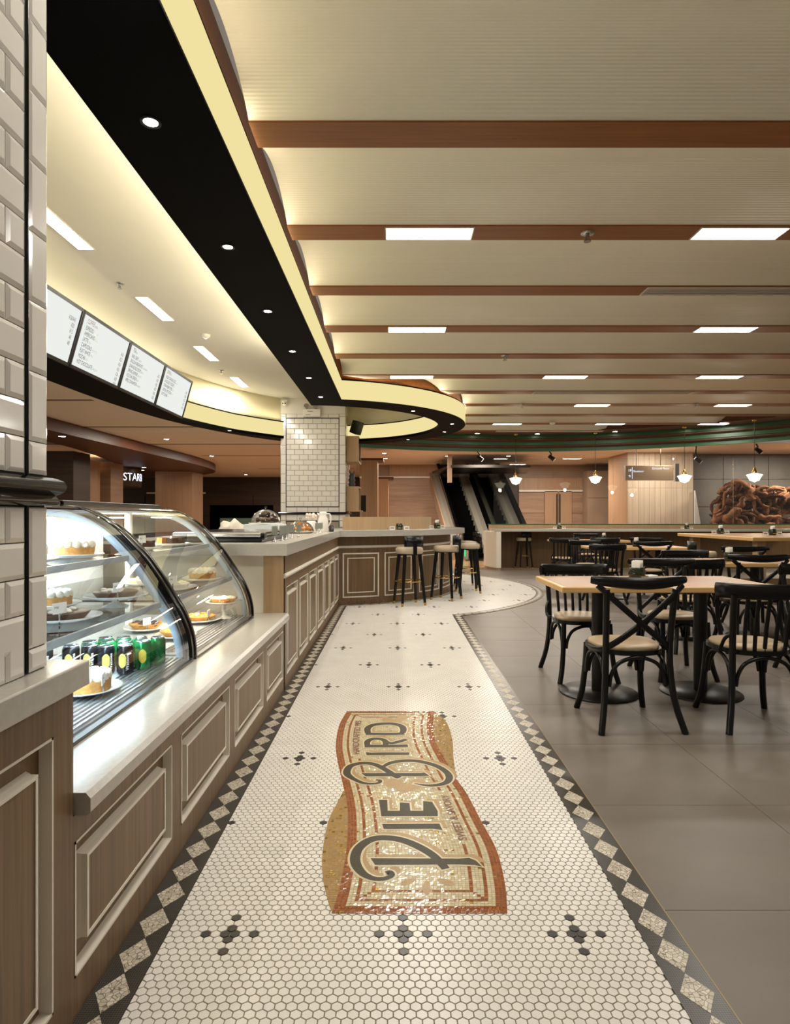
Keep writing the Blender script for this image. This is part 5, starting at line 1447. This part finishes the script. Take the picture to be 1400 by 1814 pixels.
# pale clad block
pb = thing('wall_cladding', 'pale vertical timber clad block with a hanging sign', None, (0, 0, 0), kind='structure')
YBk = 17.0
xa, xb_, xc_ = (1078-700)*18.5/F, (1112-700)*YBk/F, (1228.5-700)*YBk/F
MB().add([(xa, 18.5, 0), (xb_, YBk, 0), (xb_, YBk, 3.0), (xa, 18.5, 3.0)], [(0, 1, 2, 3)]).build('side_cladding', mall_wood, pb)
nbd = 12; bw_ = (xc_-xb_)/nbd
for k in range(nbd):
    for z0, z1 in ((0, 2.02), (2.025, 3.0)): MB().box((xb_+k*bw_+.003, YBk, z0), (xb_+(k+1)*bw_-.003, YBk+.05, z1)).build('board', panel_pale, pb)
MB().box((xb_, YBk+.02, 0), (xc_, YBk+1.2, 3.0)).build('core', mall_wood, pb)
# stone wall with panels behind the driftwood
sw = thing('wall_right', 'dark grey stone panelled wall behind the driftwood', None, (0, 0, 0), kind='structure')
MB().box((8.0, 17.52, -.0), (16, 17.7, 3.0)).build('joint_backing', grout_dark, sw)
for i in range(6):
    for j in range(4): MB().box((8.0+i*1.28+.008, 17.47, j*.78+.006-.05 if j else 0), (8.0+(i+1)*1.28-.008, 17.52, min(3.0, (j+1)*.78-.056))).build('stone_panel', stone_grey, sw)
wd_ = MB().add([(xc_+.01, 16.93, 0), (xc_+.34, 16.93, 0), (xc_+.02, 16.93, 1.95), (xc_+.01, 16.93, 1.95), (xc_+.01, 16.98, 0), (xc_+.34, 16.98, 0), (xc_+.02, 16.98, 1.95), (xc_+.01, 16.98, 1.95)], [(0, 1, 2, 3), (7, 6, 5, 4), (0, 4, 5, 1), (1, 5, 6, 2), (2, 6, 7, 3), (3, 7, 4, 0)]).build('display_fin', white_paint)
tag(wd_, 'tall white tapering fin beside the pale timber block', 'panel')
# hanging sign
hs = thing('hanging_sign', 'grey hanging direction sign with small lit text', 'sign', at(1150, 838, 16.0))
for s in (-.33, .30): MB().tube([(s, 0, .19), (s, 0, ZM-at(1150, 838, 16.0).z)], .008, 6).build('rod', dark_steel, hs)
MB().box((-.62, -.04, -.19), (.62, .04, .19), 0, .006).build('plate', mat('sign_taupe', 'a08c74', .4), hs)
MB().box((.66, -.05, -.22), (.76, .05, .24)).build('end_plate', steel, hs)
sg = emitter('sign_glow', 'eaf0ff', 1.6)
for txt, x, z, s in (('1F', -.56, .03, .10), ('↑', -.56, -.12, .10), ('Escalator', -.42, .02, .075), ('Ground Floor', .06, .09, .08)):
    V, Fc = text_mesh(txt, s); MB().add([(x+a, -.042, z+b) for a, b in V], Fc).build('lit_text', sg, hs)
MB().box((-.455, -.0425, -.15), (-.445, -.041, .15)).build('divider', sg, hs)
# driftwood sculpture
dw = thing('driftwood_sculpture', 'large tangled reddish driftwood root sculpture before the stone wall', 'sculpture', (10.25, 16.3, 0))
pl = MB().box((-2.5, -.5, 0), (3.2, .6, .45)).build('plinth', stone_grey, dw)
rn = random.Random(11)
def limb(p, q, r0, r1, m):
    P, Q = Vector(p), Vector(q); k = 7; pts = []; rad = []; ph = rn.uniform(0, 6); off = [Vector((rn.uniform(-1, 1), rn.uniform(-.6, .6), rn.uniform(-1, 1)))*(P-Q).length*.16 for _ in range(3)]
    for i in range(k+1):
        t = i/k; b = P.lerp(Q, t)+off[0]*math.sin(PI*t)+off[1]*math.sin(2*PI*t)*.6
        pts.append(b); rad.append((r0+(r1-r0)*t)*(1+.28*math.sin(ph+5.3*t*3)+.12*rn.uniform(-1, 1)))
    rad[0] *= .45; rad[-1] *= .4
    return MB().tube(pts, rad, 8, flat=(1.25, .8)).build('root_limb', m, dw)
def top_at(x):     # outline of the heap from the photo: higher on the left, dropping to the right
    return 1.98+.10*math.sin(4*x) if -1.65 < x < .75 else (1.50 if x >= .75 else 1.25)
for k in range(300):
    x = rn.uniform(-1.95, 2.6) if k % 3 else rn.uniform(-1.9, .9); zt = top_at(x); z = rn.uniform(.85, zt)
    y = rn.uniform(-.5, .3)*(1.15-.3*z/2)
    L_ = rn.uniform(.25, .62); a = rn.gauss(0, .55)+(PI/2 if rn.random() < .35 else 0)
    dx, dz = math.cos(a)*L_, math.sin(a)*L_
    q = (min(2.9, max(-1.95, x+dx)), y+rn.uniform(-.25, .2), min(max(z+dz, .6), top_at(x+dx)+.04))
    limb((x, y, min(z, zt)), q, rn.uniform(.05, .125), rn.uniform(.02, .08), driftwood if rn.random() < .7 else driftwood_dark)
limb((-1.5, -.3, 2.15), (-.7, -.35, 1.75), .14, .07, driftwood); limb((.45, -.35, 2.2), (.95, -.4, 1.3), .12, .09, driftwood); limb((.85, -.3, 1.6), (1.35, -.3, 2.1), .07, .09, driftwood)
limb((.3, -.4, 2.0), (.95, -.42, .9), .12, .1, driftwood); limb((-2.1, -.3, 1.0), (-1.3, -.35, .85), .1, .12, driftwood_dark)
ball = MB().ball((-.9, -.35, .62), .2, 14, 10).build('burl', driftwood, dw)
# glass screen above the far bar
gs = thing('glass_screen', 'clear glass screen standing on the far bar back', 'screen', (6.0, 15.04, 1.055))
for k in range(5):
    x0 = -3.6+k*1.46; MB().box((x0, -.004, 0), (x0+1.45, .004, 1.60)).build('pane', pane, gs)
# track spots on the mall ceiling
def track_spot(label, px, py, Y, z1):
    p = at(px, py, Y); t = thing('track_spotlight', label, 'spotlight', p, group='track spotlights')
    MB().tube([(0, 0, .03), (.03, 0, .09), (-.02, 0, .16), (0, 0, z1-p.z)], .018, 8).build('arm', black_metal, t)
    MB().tube([(-.04, -.02, .05), (.09, -.03, -.05)], [.045, .055], 14).build('head', black_metal, t)
    MB().tube([(.09, -.03, -.05), (.096, -.031, -.055)], [.045, .044], 14).build('lens', emitter('spot_glow', 'fff0dc', 2.) if 'spot_glow' not in MATS else MATS['spot_glow'], t)
for px, py, Y, w in ((848, 812, 15.2, 'above the escalators'), (975, 811, 15.2, 'between the first two pendants'), (1234, 815, 15.2, 'by the pale timber block'), (1341, 798, 15.0, 'above the driftwood')):
    track_spot('black spotlight on a bent arm '+w, px, py, Y, ZM)

# --- escalators
esc_steel = mat('escalator_steel', '9c978c', .35, metal=.35)
ED = Vector((-.15, 1., .80))
def esc_pt(x, t, dz=0): return Vector((x+ED.x*t, 18.0+t, ED.z*max(t, 0)+dz))
def balustrade(root, x, w, clad=True):
    def strip3(xa, xb, za, zb, name, m):
        vs = []
        for t in (-.6, 0, 5.0):
            for xx, zz_ in ((xa, za), (xb, za), (xb, zb), (xa, zb)): vs.append(esc_pt(xx, t, zz_))
        fs = []
        for k in range(2):
            for j in range(4): fs.append((4*k+j, 4*k+(j+1) % 4, 4*k+4+(j+1) % 4, 4*k+4+j))
        fs += [(0, 3, 2, 1), (8, 9, 10, 11)]
        return MB().add(vs, fs).build(name, m, root)
    strip3(x, x+w, 0, .28, 'skirt', esc_steel); strip3(x+w*.45, x+w*.55, .28, .86, 'glass_panel', glass('esc_glass', 'c4cfc8', 2.5) if 'esc_glass' not in MATS else MATS['esc_glass'])
    strip3(x+w*.36, x+w*.64, .86, .93, 'handrail', black_gloss)
    if clad: strip3(x-.04, x, -.1, .34, 'side_cladding', stone_brown)
def escalator(label, x0, x1, sk0, sk1):
    e = thing('escalator', label, 'escalator', (0, 0, 0), group='escalators')
    balustrade(e, x0-sk0, sk0); balustrade(e, x1, sk1, False)
    for k in range(24):
        t0, t1 = k*.2, k*.2+.2; a = esc_pt(x0, t0); b = esc_pt(x1, t1)
        p4 = [esc_pt(x0, t0), esc_pt(x1, t0), esc_pt(x1, t1), esc_pt(x0, t1)]
        MB().add([(p.x, p.y, p4[0].z-.02) for p in p4]+[(p.x, p.y, p4[2].z) for p in p4], [(0, 3, 2, 1), (4, 5, 6, 7), (0, 1, 5, 4), (1, 2, 6, 5), (2, 3, 7, 6), (3, 0, 4, 7)]).build('step', black_soffit, e)
    MB().box((x0, 17.2, 0), (x1, 18.0, .03)).build('comb_plate', dark_steel, e)
    for xx in (x0-.02, x1+.02): MB().box((xx-.01, 17.3, .12), (xx+.01, 17.34, .32)).build('green_indicator', emitter('esc_green', '22ff9a', 1.2) if 'esc_green' not in MATS else MATS['esc_green'], e)
    return e
escalator('left escalator with dark steps rising behind the round bar', 1.98, 2.62, .32, .34)
escalator('right escalator with dark steps rising behind the far bar', 3.02, 3.62, .04, .40)
es = MB().prism([((800-700)*17.5/F, 17.5), ((940-700)*17.5/F, 17.5), ((900-700)*20/F+.6, 20), ((815-700)*20/F-.9, 20)], 2.62, 2.70).build('bulkhead_panel', dark_steel); tag(es, 'shiny grey ceiling bulkhead over the escalators', kind='structure')
MB().box((1.5, 17.55, 2.2), (1.62, 17.65, 3.0)).build('hanger', stone_brown, es, True)
# timber piers left of the escalators
for k, (px0, px1, Y, top) in enumerate(((641, 669, 15.6, 815), (669, 688, 17.2, 848))):
    z = EYE+(HY-top)*Y/F; o = MB().box(((px0-700)*Y/F, Y, 0), ((px1-700)*Y/F, Y+.8, z)).build('column_timber', mall_wood); tag(o, ['taller timber clad pier right of the tiled pillar', 'shorter timber clad pier next to the far wall'][k], kind='structure')
    MB().box(((px0-700)*Y/F-.02, Y-.02, z), ((px1-700)*Y/F+.15, Y+.85, z+.05)).build('capping', soffit_wood, o)

# --- left mall
ls = thing('ceiling_soffit', 'dark brown lowered mall soffit with rounded tip', None, (0, 0, 0), kind='structure')
pts = [tuple(p)[:2] for p in catmull([(-6.2, 8, 0), (-6.15, 11.2, 0), (-6.0, 14.9, 0), (-5.85, 18.5, 0), (-6.1, 21.0, 0), (-7.0, 22.6, 0), (-8.6, 23.6, 0), (-10.5, 23.8, 0), (-10.5, 21.5, 0), (-8.8, 20.2, 0), (-8.0, 17.5, 0), (-7.2, 13.5, 0), (-7.0, 8, 0)], 4)]
MB().prism(pts, 2.77, 2.995).build('soffit', soffit_wood, ls)
wl = wall_box('wall_mall_left', (-14, 27.5, 0), (-1.0, 27.7, 3.0), dark_wood, 'dark timber mall wall far beyond the counter')
for k in range(5): MB().box((-13.5+k*2.4+.02, 27.44, .1), (-13.5+(k+1)*2.4-.02, 27.5, 2.2)).build('panel', dark_wood, wl)
MB().box((-8.2, 27.40, .2), (-5.4, 27.45, 1.75)).build('recess_shade', black_soffit, wl)  # black slab on the wall, its colour standing for recess shade
MB().box((-11.0, 27.35, 2.25), (-8.4, 27.45, 2.32)).build('ledge', cream, wl)
co = MB().box(((275-700)*21/F, 21, 0), ((340-700)*21/F, 22.2, 2.77)).build('column_mall', mall_wood); tag(co, 'square timber column under the dark mall soffit', kind='structure')
for a, b, Y, m, lab in ((60, 130, 14.5, dark_wood, 'dark timber shopfront pier behind the chiller'), (130, 152, 16.5, mall_wood, 'narrow lit timber pier behind the chiller'), (150, 196, 17.5, mall_wood_h, 'brown timber wall beside the round shop sign')):
    o = MB().box(((a-700)*Y/F, Y, 0), ((b-700)*Y/F, Y+.8, 2.77)).build('wall_shopfront', m); tag(o, lab, kind='structure')
dr = thing('round_shop_sign', 'dark round shop sign drum with lit white lettering', 'sign', (at(196, 846, 19).x, 19.6, at(196, 862, 19).z))
MB().lathe([(.001, 0), (.62, 0), (.66, .04), (.66, .66), (.62, .70)], n=40).build('drum', dark_wood, dr)
V, Fc = text_mesh('STARBUCKS', .34, .8); r = .665
MB().add([(r*math.cos(R(-57)+x/r), r*math.sin(R(-57)+x/r), .2+y) for x, y in V], Fc).build('lit_lettering', emitter('sign_white', 'e8f0ff', 2.0), dr)
# mall downlights
for k, (px, py, z, Y0) in enumerate(((255, 828, 2.77, 0), (252, 833, 2.77, 0), (110, 773, 2.77, 0), (225, 788, ZM, 0), (295, 778, ZM, 0), (375, 808, ZM, 0), (436, 842, ZM, 0), (681, 803, ZM, 0), (683, 812, ZM, 0), (688, 828, ZM, 0), (793, 808, ZM, 0), (901, 808, ZM, 0))):
    Y = (z-EYE)*F/(HY-py)
    if Y > 26: Y = 26
    downlight('tiny recessed mall ceiling light, number %s counted from the left pier' % ORD[k] if k < 12 else 'tiny recessed mall ceiling light left of the first pendant', ((px-700)*Y/F, Y, z), 0, 'mall ceiling downlights', rad=.06)
# mall lighting: unseen area lights added under its ceiling to brighten it
for k, (x, y, p) in enumerate(((-8.5, 9.5, 150), (-5.0, 14.0, 170), (-4.5, 18.5, 190), (-9, 18.0, 120), (-4, 24.0, 220), (0.5, 17.5, 220), (2.6, 16.0, 150), (5.0, 18.6, 220), (7.0, 16.0, 90), (10.5, 15.6, 230), (12, 13.6, 130))):
    area_light('mall_fill_light', (x, y, ZM-.02), (.6, .6), p*(.62 if x < -2 else .66), (1., .88, .74))
